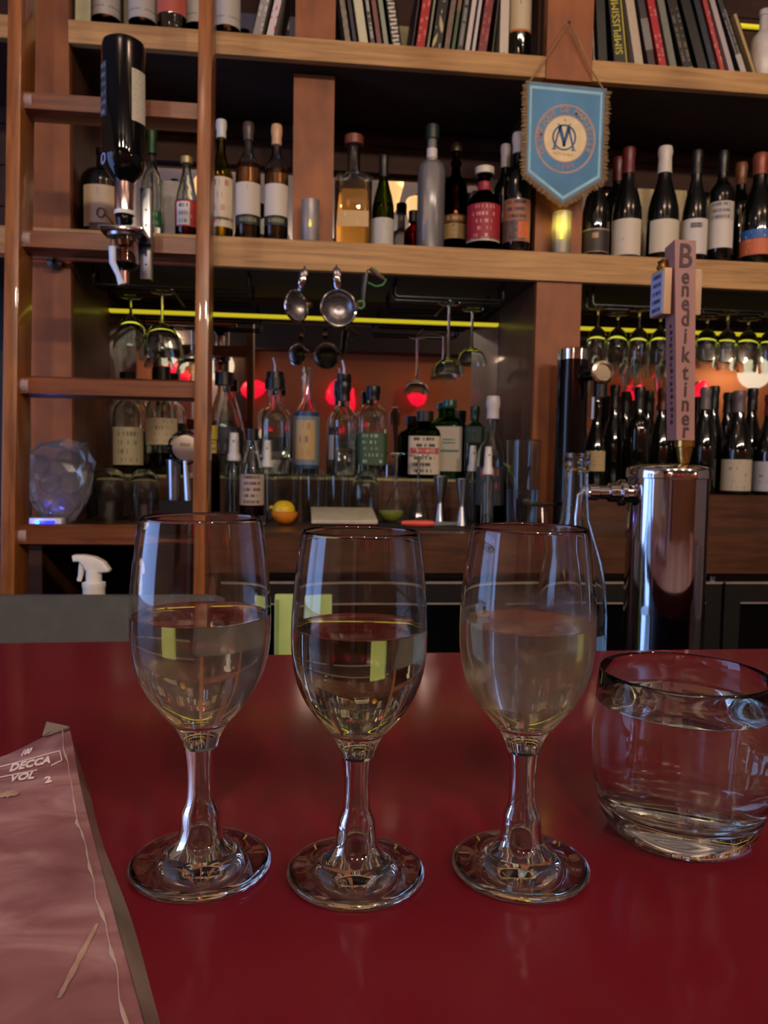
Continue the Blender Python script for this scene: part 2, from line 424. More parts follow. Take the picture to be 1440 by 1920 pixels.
globe_lamp(-.79, -2.75, 2.16, .15, 'bright white globe lamp in front of the pale pillar, seen in the mirror', L_ROOM)
globe_lamp(-1.22, -2.6, 2.28, .13, 'warm white lamp reflected behind the ladder rail', L_ROOM*.6)
globe_lamp(4.6, -2.5, 2.22, .16, 'warm white lamp reflected right of the tap handle', L_ROOM)
globe_lamp(2.2, -1.6, 2.5, .14, 'added warm white globe lamp in the middle of the room, for room light', L_ROOM)  # added globe, brightens the room behind the bar

for k, x in enumerate((-1.0, .1, 1.2, 2.4)):
    spotlight(x, -2.0, (x*.75+.1, 2.2, 1.7), ('%s added unseen ceiling spotlight lighting the back bar from the front' % ('first', 'second', 'third', 'fourth')[k]))

# a string of small bulbs hung across the front of the room left of the seats
sg = thing('string_lights', 'string of small warm bulbs hung from the ceiling in front of the left window', 'lamp', (-2.3, -.3, 2.1))
pts = [Vector((.15*math.sin(k*.5), -.75+1.3*k/23, -.32*math.sin(PI*k/23)+.22+.1*math.sin(k*1.3))) for k in range(24)]
MB().tube(pts, .003, 5).build('cable', M_BLACK, sg)
BULB = plain('bulb_glow', (255, 226, 190), .4, emit=14, vary=0)
bme = None
for k, p in enumerate(pts):
    if bme is None:
        o = MB().lathe([(0, -.03), (.010, -.022), (.013, -.012), (.008, 0), (0, 0)], 8).build('bulb', BULB, sg); bme = o.data
    else:
        o = bpy.data.objects.new('bulb', bme); COL.objects.link(o); o.parent = sg
    o.location = p-Vector((0, 0, .003))
for p in (pts[0], pts[-1]): MB().tube([p, Vector((p.x, p.y, .95))], .003, 5).build('hanging_wire', M_BLACK, sg)

# ================================================================ back bar shelving
sh = thing('shelving_unit', 'large built-in wooden back bar shelving with tan fascias and mirrors', 'shelving', (0, YS, 0))
def part(name, mat, parent, *spans, bevel=0, smooth=False):
    mb = MB(); o = Vector(parent.location)
    for a, b in spans: mb.span(Vector(a)-o, Vector(b)-o, bevel)
    return mb.build(name, mat, parent, smooth=smooth)
T = 2.95
part('post', W_POST, sh, ((XL0, YS-.005, ZS2+.001), (XL1, YS+.02, T)))
part('post', W_POST, sh, ((XL0, YS-.005, ZC+.001), (XL1, YS+.02, ZS2B)))
YB2 = YS+.062                                                     # the posts between the two shelves stand back
part('post', W_POST, sh, ((P(549.5, 300, YB2).x, YB2, ZS2), (P(625.5, 300, YB2).x, YB2+.02, ZS1B)))
part('post', W_POST, sh, ((P(1004, 400, YB2).x, YB2, ZS2), (P(1092, 400, YB2).x, YB2+.02, ZS1B)))
part('post', W_POST, sh, ((XM0, YS+.003, ZS1), (XM1, YS+.022, T)))
part('post', W_POST, sh, ((XR0+.004, YS-.014, ZS1B-.003), (XR1, YS+.02, T)))
part('post', W_POST, sh, ((XR0, YS-.001, ZC+.001), (XR1-.004, YS+.02, ZS2B)))
part('post', W_POST, sh, ((XEND, YS-.005, ZC+.001), (XEND+.1, YS+.02, T)))
part('partition', W_PART, sh, ((XL1-.03, YS+.02, ZC+.001), (XL1, YM, T)))
part('partition', W_PART, sh, ((XM0+.014, YB2+.02, ZS2), (XM1-.012, YM, T)))
part('partition', W_PART, sh, ((XR0, YS+.02, ZC+.001), (XR0+.03, YM, ZS2B)), ((XR0+.008, YB2+.02, ZS2), (XR0+.03, YM, T)))
part('partition', W_PART, sh, ((XR1-.03, YS+.02, ZC+.001), (XR1, YM, ZS2B)), ((XR1-.03, YB2+.02, ZS2), (XR1, YM, T)))
part('shelf_fascia', W_FASCIA, sh, ((-1.3, YS-.012, ZS2B), (XEND, YS+.012, ZS2)), bevel=.002)
for a, b in ((XL1, XR0+.003), (XR1+.001, XEND)):
    part('shelf_fascia', W_FASCIA, sh, ((a, YS-.012, ZS1B), (b, YS+.012, ZS1)), bevel=.002)
part('shelf_fascia', W_FASCIA, sh, ((-1.3, YS-.012, ZS1B), (XL0-.001, YS+.012, ZS1)), bevel=.002)
part('shelf_board', W_DARK, sh, ((-1.3, YS+.012, ZS2B+.006), (XEND, YM, ZS2-.001)))
part('shelf_board', W_DARK, sh, ((-1.3, YS+.012, ZS1B+.006), (XEND, YM, ZS1-.001)))
for k in range(10):                                              # dark boarded back above the mirror bands
    z0 = 1.75+k*.122
    part('back_plank', W_DARK, sh, ((-1.3, YM+.012, z0+.002), (XEND, YM+.03, z0+.12)))
for a, b in ((XL1+.001, XR0-.001), (XR1+.001, XEND)):
    part('mirror', M_MIRROR, sh, ((a, YM, ZC+.002), (b, YM+.01, ZS2B+.004)))
for zb in (ZS2, ZS1):
    for a, b in ((XL1+.001, XM0+.011), (XM1-.011, XR0-.001), (XR1+.001, XEND)):
        part('mirror_band', M_MIRROR, sh, ((a, YM, zb), (b, YM+.01, zb+.335 if zb == ZS2 else zb+.275)))
LED_E = plain('led_strip_glow', (204, 186, 36), .4, emit=.9, vary=0)
for a, b, z in ((XL1+.002, XR0-.005, 1.692), (XR1+.002, XEND, 1.692), (XR1+.55, XEND, 2.69)):
    o = part('led_strip', LED_E, sh, ((a, YM-.013, z-.005), (b, YM-.001, z+.004))); o['label'] = 'yellow glowing strip light'
    for k in range(3):
        xx = a+(b-a)*(k+.5)/3
        l = area('led_strip_light', (xx, YM-.02, z-.01), (xx, YM-.2, z-.4), (b-a)/3*.9, .02, L_LED*(b-a), (1, .85, .12)); l.data.spread = 2.4

# brass coloured rail in front of the left posts that carries the ladder
rl = thing('ladder_rail', 'thin pinkish metal rail across the left post under the shelf', 'rail', (-.45, 2.06, P(200, 488, 2.06).z))
MB().tube([(-.7, 0, 0), (.215, 0, 0)], .0075).build('rod', plain('copper_rail', (176, 120, 96), .35, 1), rl)
for x in (-.17, -.4):
    MB().lathe([(.02, 0), (.02, .02), (.008, .024), (.008, .055), (0, .055)], 12, at=(x, 0.0272, -.004), M=Matrix.Rotation(PI/2, 4, 'X')).build('bracket', M_BLACK, rl)

# ================================================================ back counter and coolers
bc = thing('back_counter', 'brown wooden back bar counter with a thick front edge', 'counter', (0, 1.9, 0))
XSTEP = -.225
part('worktop', W_COUNTER, bc, ((XSTEP, 1.9, ZC-.03), (XEND, YM, ZC)), ((-1.3, 1.9, ZC-.03), (XSTEP, YM, ZC)))
part('front_edge', W_COUNTER, bc, ((XSTEP, 1.9, ZC-.1), (XEND, 1.93, ZC-.03)))
part('side_panel', W_COUNTER, bc, ((XSTEP, 1.93, .05), (XSTEP+.03, YM, ZC-.03)))
part('back_panel', plain('recess_paint', (22, 10, 9), .7), bc, ((-1.3, 2.46, .05), (XSTEP, 2.49, ZC-.03)))
part('light_block_panel', W_COUNTER, bc, ((-.66, 1.95, .05), (-.62, 2.45, ZC-.03)))  # added panel, keeps the blue window light out of the recess
part('low_shelf', W_DARK, bc, ((-1.3, 2.13, .62), (XSTEP, 2.46, .65)))
rs = part('riser', W_COUNTER, bc, ((XL1+.001, YRIS+.001, ZC), (XR0-.001, YM-.002, ZRIS-.002)))
MB().span((XL1+.001, YRIS-1.9-.003, ZRIS-.002), (XR0-.001, YM-1.902, ZRIS+.006)).build('glass_ledge', plain('led_lit_ledge', (150, 140, 96), .2, coat=.3), bc)  # yellow LED light on the ledge is put into its colour
part('riser', W_COUNTER, bc, ((XR1+.001, 2.2, ZC), (XEND-.002, YM-.002, ZC+.095)))
M_STRIP = plain('pale_strip', (176, 160, 146), .35, .4)
def cooler(x0, x1, label):
    t = thing('bar_cooler', label, 'cooler', (x0, 1.945, 0))
    zt = ZC-.105
    part('cabinet', plain('cooler_black', (20, 20, 21), .4), t, ((x0, 1.985, .02), (x1, 2.45, zt)))
    n = max(1, round((x1-x0)/.62)); wd = (x1-x0)/n
    for k in range(n):
        a, b = x0+k*wd+.004, x0+(k+1)*wd-.004; z1, z0 = zt-.03, .1
        fr = part('door', plain('cooler_frame', (46, 44, 44), .35, .6), t, ((a, 1.95, z0), (a+.045, 1.984, z1)), ((b-.045, 1.95, z0), (b, 1.984, z1)),
                  ((a+.045, 1.95, z1-.05), (b-.045, 1.984, z1)), ((a+.045, 1.95, z0), (b-.045, 1.984, z0+.05)))
        o = MB().span((a+.04-x0, .02, z0+.04), (b-.04-x0, .026, z1-.04)).build('glass_pane', M_BLKGL, fr, smooth=False)
        o = MB().span((a-x0, .002, z1), (b-x0, .03, z1+.005)).build('top_strip', M_STRIP, fr, smooth=False)
        o = MB().span((a+.045-x0, .003, z1-.054), (b-.045-x0, .02, z1-.05)).build('frame_strip', M_STRIP, fr, smooth=False)
        MB().lathe([(0, 0), (.008, 0), (.008, .014), (0, .014)], 10, at=(b-x0-.02, .02, z1+.004)).build('hinge', M_STEEL, fr)
    return t
XDOOR = P(1356, 1110, 1.95).x
cooler(XSTEP+.04, XDOOR, 'black glass-door bar cooler under the counter behind the wine glasses')
cooler(XDOOR+.001, XEND, 'black glass-door bar cooler at the far right behind the tumbler')

# ================================================================ the red bar and the ledge behind it
bar = thing('bar_counter', 'glossy dark red bar counter in the foreground', 'bar counter', (0, .4, 0))
mt, nt, b = new_mat('red_laminate'); b.inputs['Base Color'].default_value = srgb(94, 6, 24)
b.inputs['Roughness'].default_value = .5; b.inputs['Specular IOR Level'].default_value = .2; b.inputs['Coat Weight'].default_value = .35; b.inputs['Coat Roughness'].default_value = .07
tc = nt.nodes.new('ShaderNodeTexCoord'); n = nt.nodes.new('ShaderNodeTexNoise'); n.inputs['Scale'].default_value = 14; n.inputs['Detail'].default_value = 6
nt.links.new(tc.outputs['Object'], n.inputs['Vector'])
r = nt.nodes.new('ShaderNodeMapRange'); r.inputs['To Min'].default_value = .08; r.inputs['To Max'].default_value = .16
nt.links.new(n.outputs['Fac'], r.inputs['Value']); nt.links.new(r.outputs[0], b.inputs['Coat Roughness'])
M_RED = mt
far_edge = [(-1.3, .825), (-.295, .80), (-.172, .803), (-.115, .795), (-.075, .762), (-.03, .742), (.17, .744), (.489, .747), (1.5, .75)]
poly = [(-1.3, -.06)]+far_edge+[(1.5, -.06)]
MB().prism(poly, ZBAR-.04, ZBAR, lambda u, v, t: (u, v-.4, t)).build('bar_top', M_RED, bar, smooth=False)
part('front_panel', W_COUNTER, bar, ((-1.3, .15, .02), (1.5, .19, ZBAR-.041)))
part('work_ledge', M_DSTEEL, bar, ((-1.3, .70, .83), (1.5, 1.5, .86)))
part('ledge_cabinet', M_BLACK, bar, ((-1.3, .78, .02), (1.5, 1.45, .83)))
ZL = .86

# ---------------------------------------------------------------- ladder
ld = thing('ladder', 'wooden library ladder leaning in front of the left shelves', 'ladder', (-.395, 1.60, 0))
lean = math.atan2(.08, 1.13); yz = lambda z: math.tan(lean)*z        # depth behind the foot at height z
RL = Matrix.Rotation(-lean, 3, 'X')
for sx in (-.190, .190):
    MB().box((sx, yz(1.35), 1.37), (.028, .085, 2.74), RL, .003).build('rail', W_LADDER, ld)
for py in (192, 456, 729, 1002):
    q = P(200, py, 1.70); z = q.z; y = yz(z)
    prof = [(-.021, -.012), (-.016, -.026), (.016, -.026), (.021, -.012), (.021, .03), (-.021, .03)]
    rg = MB().prism(prof, -.176, .176, lambda u, v, t, y=y, z=z: (t, y+v, z+u)).build('rung', W_RUNG, ld, angle=30)
    MB().lathe([(0, 0), (.014, 0), (.016, .003), (.016, .016), (0, .016)], 12, at=(-.176, y-.016, z), M=Matrix.Rotation(PI/2, 4, 'Y')).build('rung_end', plain('grey_ferrule', (165, 145, 150), .5), rg)

# ================================================================ bottles
PROF = {
 'bordeaux': [(0, .90), (.012, 1), (.60, 1), (.66, .93), (.705, .70), (.74, .46), (.775, .38), (.94, .365), (.945, .43), (.985, .43), (1, .38)],
 'burgundy': [(0, .90), (.015, 1), (.40, 1), (.48, .95), (.58, .78), (.67, .56), (.75, .41), (.94, .355), (.945, .42), (.985, .42), (1, .37)],
 'spirit':   [(0, .92), (.015, 1), (.58, 1), (.63, .95), (.68, .78), (.72, .50), (.76, .39), (.92, .36), (.925, .44), (.99, .44), (1, .40)],
 'tall':     [(0, .92), (.015, 1), (.50, 1), (.56, .95), (.62, .76), (.68, .50), (.74, .38), (.94, .33), (.945, .40), (.99, .40), (1, .36)],
 'jug':      [(0, .90), (.02, 1), (.60, 1), (.68, .95), (.74, .78), (.775, .45), (.80, .30), (.93, .27), (.94, .32), (1, .32)],
 'cone':     [(0, .90), (.015, 1), (.42, 1), (.55, .88), (.68, .64), (.80, .42), (.88, .36), (.94, .36), (.945, .42), (1, .40)],
 'frosted':  [(0, .94), (.01, 1), (.64, 1), (.69, .92), (.72, .70), (.735, .44), (.76, .36), (.90, .34), (.905, .42), (.99, .42), (1, .4)],
 'square':   [(0, .96, 7), (.012, 1, 7), (.60, 1, 7), (.635, .96, 6), (.66, .80, 4), (.675, .45, 2), (.70, .36, 2), (.92, .34, 2), (.925, .40, 2), (1, .38, 2)],
 'gin':      [(0, .96, 4.5), (.012, 1, 4.5), (.66, 1, 4.5), (.72, .93, 4), (.77, .72, 3), (.80, .46, 2), (.82, .40, 2), (.93, .38, 2), (.935, .44, 2), (1, .42, 2)],
 'round':    [(0, .88), (.02, 1), (.55, 1), (.62, .93), (.68, .75), (.72, .46), (.76, .36), (.92, .34), (.925, .44), (1, .42)],
 'fancy':    [(0, .92), (.015, 1), (.55, 1), (.62, .97), (.68, .84), (.72, .55), (.75, .38), (.82, .34), (.825, .44), (.85, .44), (.86, .30), (.90, .30), (.93, .40), (.97, .40), (1, .2)],
}
def interp(pr, t):
    for a, b in zip(pr, pr[1:]):
        if a[0] <= t <= b[0]: return a[1]+(b[1]-a[1])*(t-a[0])/max(1e-6, b[0]-a[0])
    return pr[-1][1]
def bottle(label, px, top, w, Y, zb, kind='bordeaux', glassm=None, cap=None, labels=(), liquid=None, group=None, name='bottle', q=1, cat='bottle', pour=None, seg=24, turn=0):
    """px, top, w: middle, top and width of the bottle as measured; it stands on height zb at depth Y.
    cap = (fraction, material, swell); labels = [(y_top, y_bottom, material, half-angle, mid)]; liquid = (fraction, material)"""
    c = P(px, top, Y); h = c.z-zb; r = m(w/2, c)
    ang = math.atan2(c.x, c.y)
    t = thing(name, label, cat, (c.x, Y, zb+.0008), group, (0, 0, -ang+turn))
    pr = PROF[kind]; glassm = glassm or M_DARKGL
    rows = [(f[1]*r, f[0]*h, f[2] if len(f) > 2 else 2, q) for f in pr]
    mb = MB().lathe(rows[:1]+rows, seg)
    th = .0028
    clear = glassm is not M_DARKGL
    if clear:
        inner = [(max(.001, a-th), max(b, .008), n, q) for a, b, n, q in rows if b < h*.985 or True]
        inner[0] = (inner[0][0], .008, inner[0][2], q)
        mb = MB().lathe(rows[::1], seg, caps=False)
        mb.lathe(inner[::-1], seg, caps=False)
        n = len(rows)
        mb.f.append(tuple(range(seg-1, -1, -1)))
        mb.f.append(tuple(n*seg+(n-1)*seg+k for k in range(seg)))
        for k in range(seg):
            l = (k+1) % seg; mb.f.append(((n-1)*seg+k, (n-1)*seg+l, n*seg+l, n*seg+k))
    mb.build('body', glassm, t, fix=True, angle=50)
    if liquid:
        lf, lm = liquid
        lr = [(max(.001, a-th+.0003), max(b, .0077), n, q) for a, b, n, q in rows if b < lf*h]
        rr = interp(pr, lf)*r-th+.0003
        lr.append((rr, lf*h, lr[-1][2], q)); MB().lathe(lr, seg).build('liquid', lm, t)
    if cap:
        cf, cm, sw = cap
        zz = [cf*h+(h*1.004-cf*h)*k/5 for k in range(6)]
        cr = [(max(interp(pr, min(1, z/h)) for z in (z_, min(h, z_+.004)))*r*sw+.0008, z_, 2, 1) for z_ in zz for z in (0,)]
        if sw >= 1.2: cr = [(max(a for a, *_ in cr), z, 2, 1) for z in zz]
        cr.append((cr[-1][0]*.9, h*1.004+.0012, 2, 1))
        MB().lathe(cr, 18).build('capsule' if sw < 1.2 else 'cap', cm, t)
    for i, L in enumerate(labels):
        y0, y1, lm, ha = L[:4]; mid = L[4] if len(L) > 4 else 0
        yf = Y-r*q
        z1, z0 = P(px, y0, yf).z-zb, P(px, y1, yf).z-zb
        z0 = max(.004, z0); fz = (z0+z1)/2/h
        n = 2
        for f in pr:
            if len(f) > 2 and f[0] <= fz: n = f[2]
        MB().patch(interp(pr, fz)*r+.0004, z0, z1, ha, q, n, mid=mid).build('label', lm, t)
    if pour:
        MB().lathe([(interp(pr, .97)*r*.75, h*.95), (interp(pr, .97)*r*1.2, h), (interp(pr, .97)*r*1.15, h+.022), (0, h+.024)], 14).build('pour_stopper', M_BLACK, t)
        MB().tube([(0, 0, h+.02), (0, 0, h+.04), (-.006, 0, h+.065)], [.0042, .0034, .0026], 8).build('pour_spout', pour, t)
    return t
def lab(base, ink, rows=7, seed=0, cover=.5, ink2=None):
    return printed('label_%d' % (len(MATS)), base, ink, rows, seed, cover, ink2=ink2)
def capm(rgb, rough=.35, metal=0): return plain(rgbname('cap_%d' % metal, rgb), rgb, rough, metal, vary=.05)
CL, GR = M_CLEAR, M_GREENGL
def liq(name, rgb): return glass(name, rgb, 0, 1.34)

# ---- shelf two, left bay
z2 = ZS2
b = bottle('black jug bottle with a beige animal-drawing label behind the hanging bottle', 193, 281, 82, 2.19, z2, 'jug', M_DARKGL, None,
       [(346, 424, lab((196, 172, 140), (150, 122, 96), 3, 1, .3), .95)])
# the drawing on its label: a coiled dark creature over a mound
def ink_line(parent, pts, r, mat, rad): MB().tube([(math.sin(u/rad)*rad*1.012, -math.cos(u/rad)*rad*1.012, v) for u, v in pts], r, 5).build('drawing', mat, parent)
INK = plain('brown_ink', (70, 48, 40), .6)
rj = m(42, (b.location.x, 2.19, z2))
ink_line(b, [(-.006+.012*math.cos(a*.45)*(1-a/40), .055+.012*math.sin(a*.45)) for a in range(15)]+[(.012, .045), (.022, .034), (.034, .02)], .0016, INK, rj)
MB().patch(rj+.0012, .012, .03, .55, mid=-.05).build('drawing', INK, b)
bottle('tall clear bottle with a green cap behind the steel bottle holder', 285, 243, 42, 2.30, z2, 'tall', CL, (.80, capm((30, 70, 40)), 1.15), [(394, 425, lab((40, 120, 80), (180, 200, 170), 2, 2), .9)])
bottle('clear bottle with a round white badge over red juice beside the ladder rail', 350, 297, 42, 2.17, z2, 'cone', CL, (.93, capm((170, 150, 96), .4, .5), 1.2),
       [(375, 424, lab((170, 40, 40), (215, 200, 190), 4, 3, .3), 1.4), (378, 422, lab((214, 208, 200), (60, 110, 70), 3, 4, .5), .62, -.35)], (.48, liq('red_juice', (150, 24, 30))))
bottle('green-tinted bottle with a white screw cap and red script label', 415, 228, 45, 2.17, z2, 'tall', glass('olive_glass', (218, 214, 160)), (.86, capm((205, 200, 195)), 1.1),
       [(331, 425, lab((206, 190, 164), (176, 70, 44), 4, 5, .42), 1.2), (407, 412, plain('label_band', (80, 60, 40), .5), 1.2)], (.62, liq('pale_wine', (246, 230, 170))))
bottle('rose wine bottle with a plain white label, second left of the wide post', 466, 233, 47, 2.17, z2, 'bordeaux', CL, (.86, capm((72, 60, 52)), 1.05),
       [(341, 402, lab((204, 192, 178), (150, 130, 110), 3, 6, .28), 1.25), (404, 420, lab((28, 40, 34), (110, 110, 80), 1, 7, .6), 1.25)], (.66, liq('rose_wine', (250, 206, 160))))
bottle('rose wine bottle with a cork-coloured capsule beside the wide post', 519, 237, 45, 2.17, z2, 'bordeaux', CL, (.84, capm((206, 160, 120)), 1.05),
       [(344, 404, lab((204, 194, 184), (160, 150, 140), 3, 8, .25), 1.25), (406, 422, lab((28, 40, 34), (110, 110, 80), 1, 9, .6), 1.25)], (.63, liq('rose_wine', (250, 206, 160))))
# ---- shelf two, middle bay
bottle('square glass decanter of pale amber spirit with a cork stopper', 664, 258, 70, 2.185, z2, 'square', CL, (.93, capm((112, 58, 40)), 1.25),
       [(395, 425, lab((196, 160, 104), (220, 200, 160), 2, 10, .4), .5)], (.58, liq('amber_spirit', (252, 216, 150))), q=.8, name='decanter')
bottle('green wine bottle with a grey-white label in front of the lamp reflection', 720, 294, 42, 2.17, z2, 'burgundy', GR, (.78, capm((18, 18, 18)), 1.05),
       [(408, 458, lab((182, 178, 168), (110, 108, 100), 4, 11, .35), 1.2)], (.5, liq('green_wine', (226, 216, 120))))
bottle('small amber bottle half hidden by the tall frosted bottle', 776, 398, 36, 2.29, z2, 'round', glass('amber_glass', (200, 90, 30)), (.80, capm((16, 14, 14)), 1.2), [], (.6, liq('orange_liqueur', (230, 100, 30))))
bottle('tall frosted ribbed bottle with a white neck band and dark green cap', 811, 238, 52, 2.175, z2, 'frosted', film('frosted_bottle', (196, 192, 194), .6, .15), (.90, capm((24, 44, 40)), 1.15),
       [(270, 294, capm((206, 200, 198)), PI)])
bottle('dark spirit bottle with an ornate stopper and tan label behind the frosted bottle', 856, 270, 46, 2.28, z2, 'fancy', glass('brown_glass', (120, 66, 40)), (.93, capm((70, 60, 40), .3, .6), 1.1),
       [(402, 416, lab((120, 84, 50), (190, 150, 90), 1, 12, .6), 1.1), (418, 447, lab((176, 146, 98), (110, 80, 60), 3, 13, .4), 1.1)], (.6, liq('brown_spirit', (120, 50, 24))))
b = bottle('squat bottle with a large crimson label, white figure print and white cap', 909, 317, 64, 2.18, z2, 'round', glass('smoke_glass', (70, 50, 46)), (.93, capm((208, 196, 184)), 1.25),
       [(380, 448, lab((146, 26, 44), (206, 150, 150), 5, 14, .45), 1.25), (444, 451, capm((190, 170, 160)), 1.25), (332, 362, lab((140, 24, 44), (190, 120, 120), 2, 15, .4), 1.3)])
bottle('dark wine bottle with a grey and orange picture label left of the pennant', 973, 252, 54, 2.175, z2, 'bordeaux', M_DARKGL, (.84, capm((206, 196, 196)), 1.05),
       [(372, 452, lab((150, 96, 76), (70, 50, 44), 6, 16, .55, None), 1.15), (412, 451, lab((70, 66, 64), (40, 40, 40), 2, 17, .4), .9, -.3), (415, 446, lab((205, 96, 52), (150, 60, 40), 2, 18, .4), .4, .5)])
bottle('dark bottle with a white capsule standing behind the picture-label bottle', 949, 274, 44, 2.30, z2, 'bordeaux', M_DARKGL, (.82, capm((206, 196, 196)), 1.05))
# ---- shelf two, right bay
bottle('dark wine bottle with a black label and small gold emblem right of the post', 1121, 292, 52, 2.175, z2, 'burgundy', M_DARKGL, (.8, capm((60, 16, 20)), 1.05),
       [(430, 471, lab((40, 32, 30), (84, 64, 44), 4, 19, .3), 1.2), (436, 446, capm((150, 108, 56)), .22), (428, 431, capm((150, 140, 120)), 1.2), (470, 472, capm((150, 140, 120)), 1.2)])
bottle('dark bottle with a maroon capsule in the second row behind the black label', 1160, 298, 50, 2.31, z2, 'bordeaux', M_DARKGL, (.80, capm((84, 28, 28)), 1.05))
bottle('dark wine bottle with a maroon capsule and cream label', 1180, 280, 55, 2.175, z2, 'burgundy', M_DARKGL, (.78, capm((92, 32, 36)), 1.05),
       [(409, 477, lab((202, 190, 172), (166, 130, 116), 6, 20, .33), 1.2)])
bottle('dark wine bottle with a white capsule and cream label behind the tap handle', 1248, 278, 58, 2.175, z2, 'burgundy', M_DARKGL, (.78, capm((206, 196, 184)), 1.1),
       [(410, 472, lab((202, 190, 168), (186, 170, 140), 4, 21, .25), 1.2, .35)])
bottle('dark wine bottle with a black capsule and white house-drawing label', 1308, 285, 48, 2.175, z2, 'burgundy', M_DARKGL, (.8, capm((26, 24, 24)), 1.05),
       [(409, 476, lab((200, 194, 186), (150, 145, 140), 7, 22, .3), 1.2), (417, 427, lab((110, 108, 108), (50, 50, 50), 2, 23, .7), .45, .15)])
bottle('straight-shouldered wine bottle with a tall two-part grey and white label', 1357, 286, 47, 2.175, z2, 'bordeaux', M_DARKGL, (.82, capm((20, 18, 18)), 1.05),
       [(376, 412, lab((178, 170, 160), (110, 106, 104), 3, 24, .6), 1.15), (412, 464, lab((204, 194, 184), (190, 170, 150), 4, 25, .2), 1.15)])
bottle('dark bottle with a copper capsule in the second row near the right edge', 1391, 308, 48, 2.31, z2, 'bordeaux', M_DARKGL, (.82, capm((120, 70, 44)), 1.05))
bottle('dark wine bottle with a blue and orange landscape label at the right edge', 1427, 291, 62, 2.175, z2, 'burgundy', M_DARKGL, (.82, capm((132, 66, 48), .4, .3), 1.1),
       [(428, 446, lab((40, 92, 160), (190, 200, 210), 2, 26, .4), 1.2), (444, 476, lab((196, 100, 62), (214, 140, 80), 3, 27, .4), 1.2)])
bottle('dark bottle with a grey capsule in the second row behind the landscape label', 1472, 300, 50, 2.31, z2, 'bordeaux', M_DARKGL, (.82, capm((90, 90, 96)), 1.05))

# ---- top shelf bottles (their upper halves are above the picture)
z1 = ZS1
GREYL = [(-80, 26, lab((178, 170, 164), (60, 54, 52), 5, 28, .4), 1.35), (8, 11, capm((30, 26, 26)), 1.36)]
def gl(seed): return [(-80, 24, lab((178, 170, 164), (160, 150, 146), 5, seed, .3), 1.35), (5, 8, capm((30, 26, 26)), 1.36)]
whisky = liq('whisky', (190, 110, 40))
for px, yy, lb in ((198, 0, 'dark whisky bottle with a grey banded label, first at the left of the top shelf'),
               (267, 6, 'dark whisky bottle with a grey banded label, second from the left on the top shelf'),
               (372, 15, 'dark whisky bottle with a grey banded label behind the ladder rail'),
               (426, 20, 'dark whisky bottle with a grey banded label right of the ladder rail')):
    bottle(lb, px, -190, 51, 2.25 if px == 372 else 2.18, z1, 'spirit', glass('dark_brown_glass', (60, 36, 24)), (.85, capm((20, 18, 18)), 1.2),
           [(-80+yy, 26+yy, lab((178, 170, 164), (160, 150, 146), 5, px, .3), 1.35), (9+yy, 12+yy, capm((30, 26, 26)), 1.36)], (.5, whisky), 'banded whisky bottles')
bottle('clear round-bottomed bottle with a coral label on the top shelf', 322, -150, 54, 2.172, z1, 'round', CL, (.9, capm((20, 18, 18)), 1.2), [(-60, 22, lab((196, 96, 80), (120, 50, 46), 4, 30, .3), 1.3)])
bottle('dark wine bottle with a dotted cream label and orange band beside the top post', 979, -140, 44, 2.18, z1, 'bordeaux', M_DARKGL, (.85, capm((120, 40, 40)), 1.05),
       [(-60, 54, lab((198, 180, 150), (60, 46, 40), 8, 31, .35), 1.3), (54, 58, capm((196, 110, 60)), 1.32)])
bottle('white ceramic bottle at the right end of the top shelf', 1434, 20, 44, 2.18, z1, 'spirit', plain('white_ceramic', (206, 196, 190), .3), None)

# ================================================================ books
def book(label, b0, b1, t0, t1, py, color, title=None, hgt=None, band=None, zb=ZS1, group=None, lean=None):
    """b0..b1: the spine's foot, t0..t1: where its sides cross the top of the picture"""
    YB = 2.135; pb0, pb1 = P(b0, py, YB), P(b1, py, YB); x0, x1 = pb0.x, pb1.x
    q = P((t0+t1)/2, 0, YB); cxb = (x0+x1)/2
    a = math.atan2(q.x-cxb, q.z-zb) if lean is None else lean
    wt = P(t1, 0, YB).x-P(t0, 0, YB).x
    th = (min(x1-x0, wt) if lean is None else x1-x0)*math.cos(a)*.9; h = hgt or (.20+.008*((b0*7) % 5) if lean is not None else None) or (q.z-zb)/math.cos(a)+.004+.012*((b0*7) % 5)/5; d = .2
    side = 1 if a > 0 else -1                                  # the corner it leans on
    t = thing('book', label, 'book', (cxb+side*th/2/math.cos(a)*1.0, YB, zb+.0008), group, (0, a, 0))
    ox = -side*th/2
    cov = MB()
    cov.box((ox-th/2+.001, d/2, h/2), (.002, d, h)).box((ox+th/2-.001, d/2, h/2), (.002, d, h)).box((ox, .001, h/2), (th, .002, h), bevel=0)
    cm = printed(rgbname('book_%d' % b0, color), color, title[0] if title else tuple(int(c*.8) for c in color), title[1] if title else 3, b0, title[2] if title else .3, axis=0, rough=.45)
    c = cov.build('cover', cm, t, smooth=False)
    MB().box((ox, d/2+.002, h/2), (th-.004, d-.008, h-.008)).build('pages', plain('paper', (200, 190, 170), .8), t, smooth=False)
    if band:
        for f0, f1, bc_ in band:
            MB().span((ox-th/2+.001, -.0006, h*f0), (ox+th/2-.001, .0004, h*f1)).build('spine_band', plain(rgbname('band', bc_), bc_, .5), t, smooth=False)
    t['_'] = 0; del t['_']
    return t, ox, th, h
def lean_of(b0, b1, t0, t1, py):
    p, q = P((b0+b1)/2, py, 2.135), P((t0+t1)/2, 0, 2.135); return math.atan2(q.x-p.x, q.z-ZS1)
LEAN_L, LEAN_R = lean_of(696, 707, 682.5, 692.5, 83), lean_of(843, 852, 859, 867, 95)
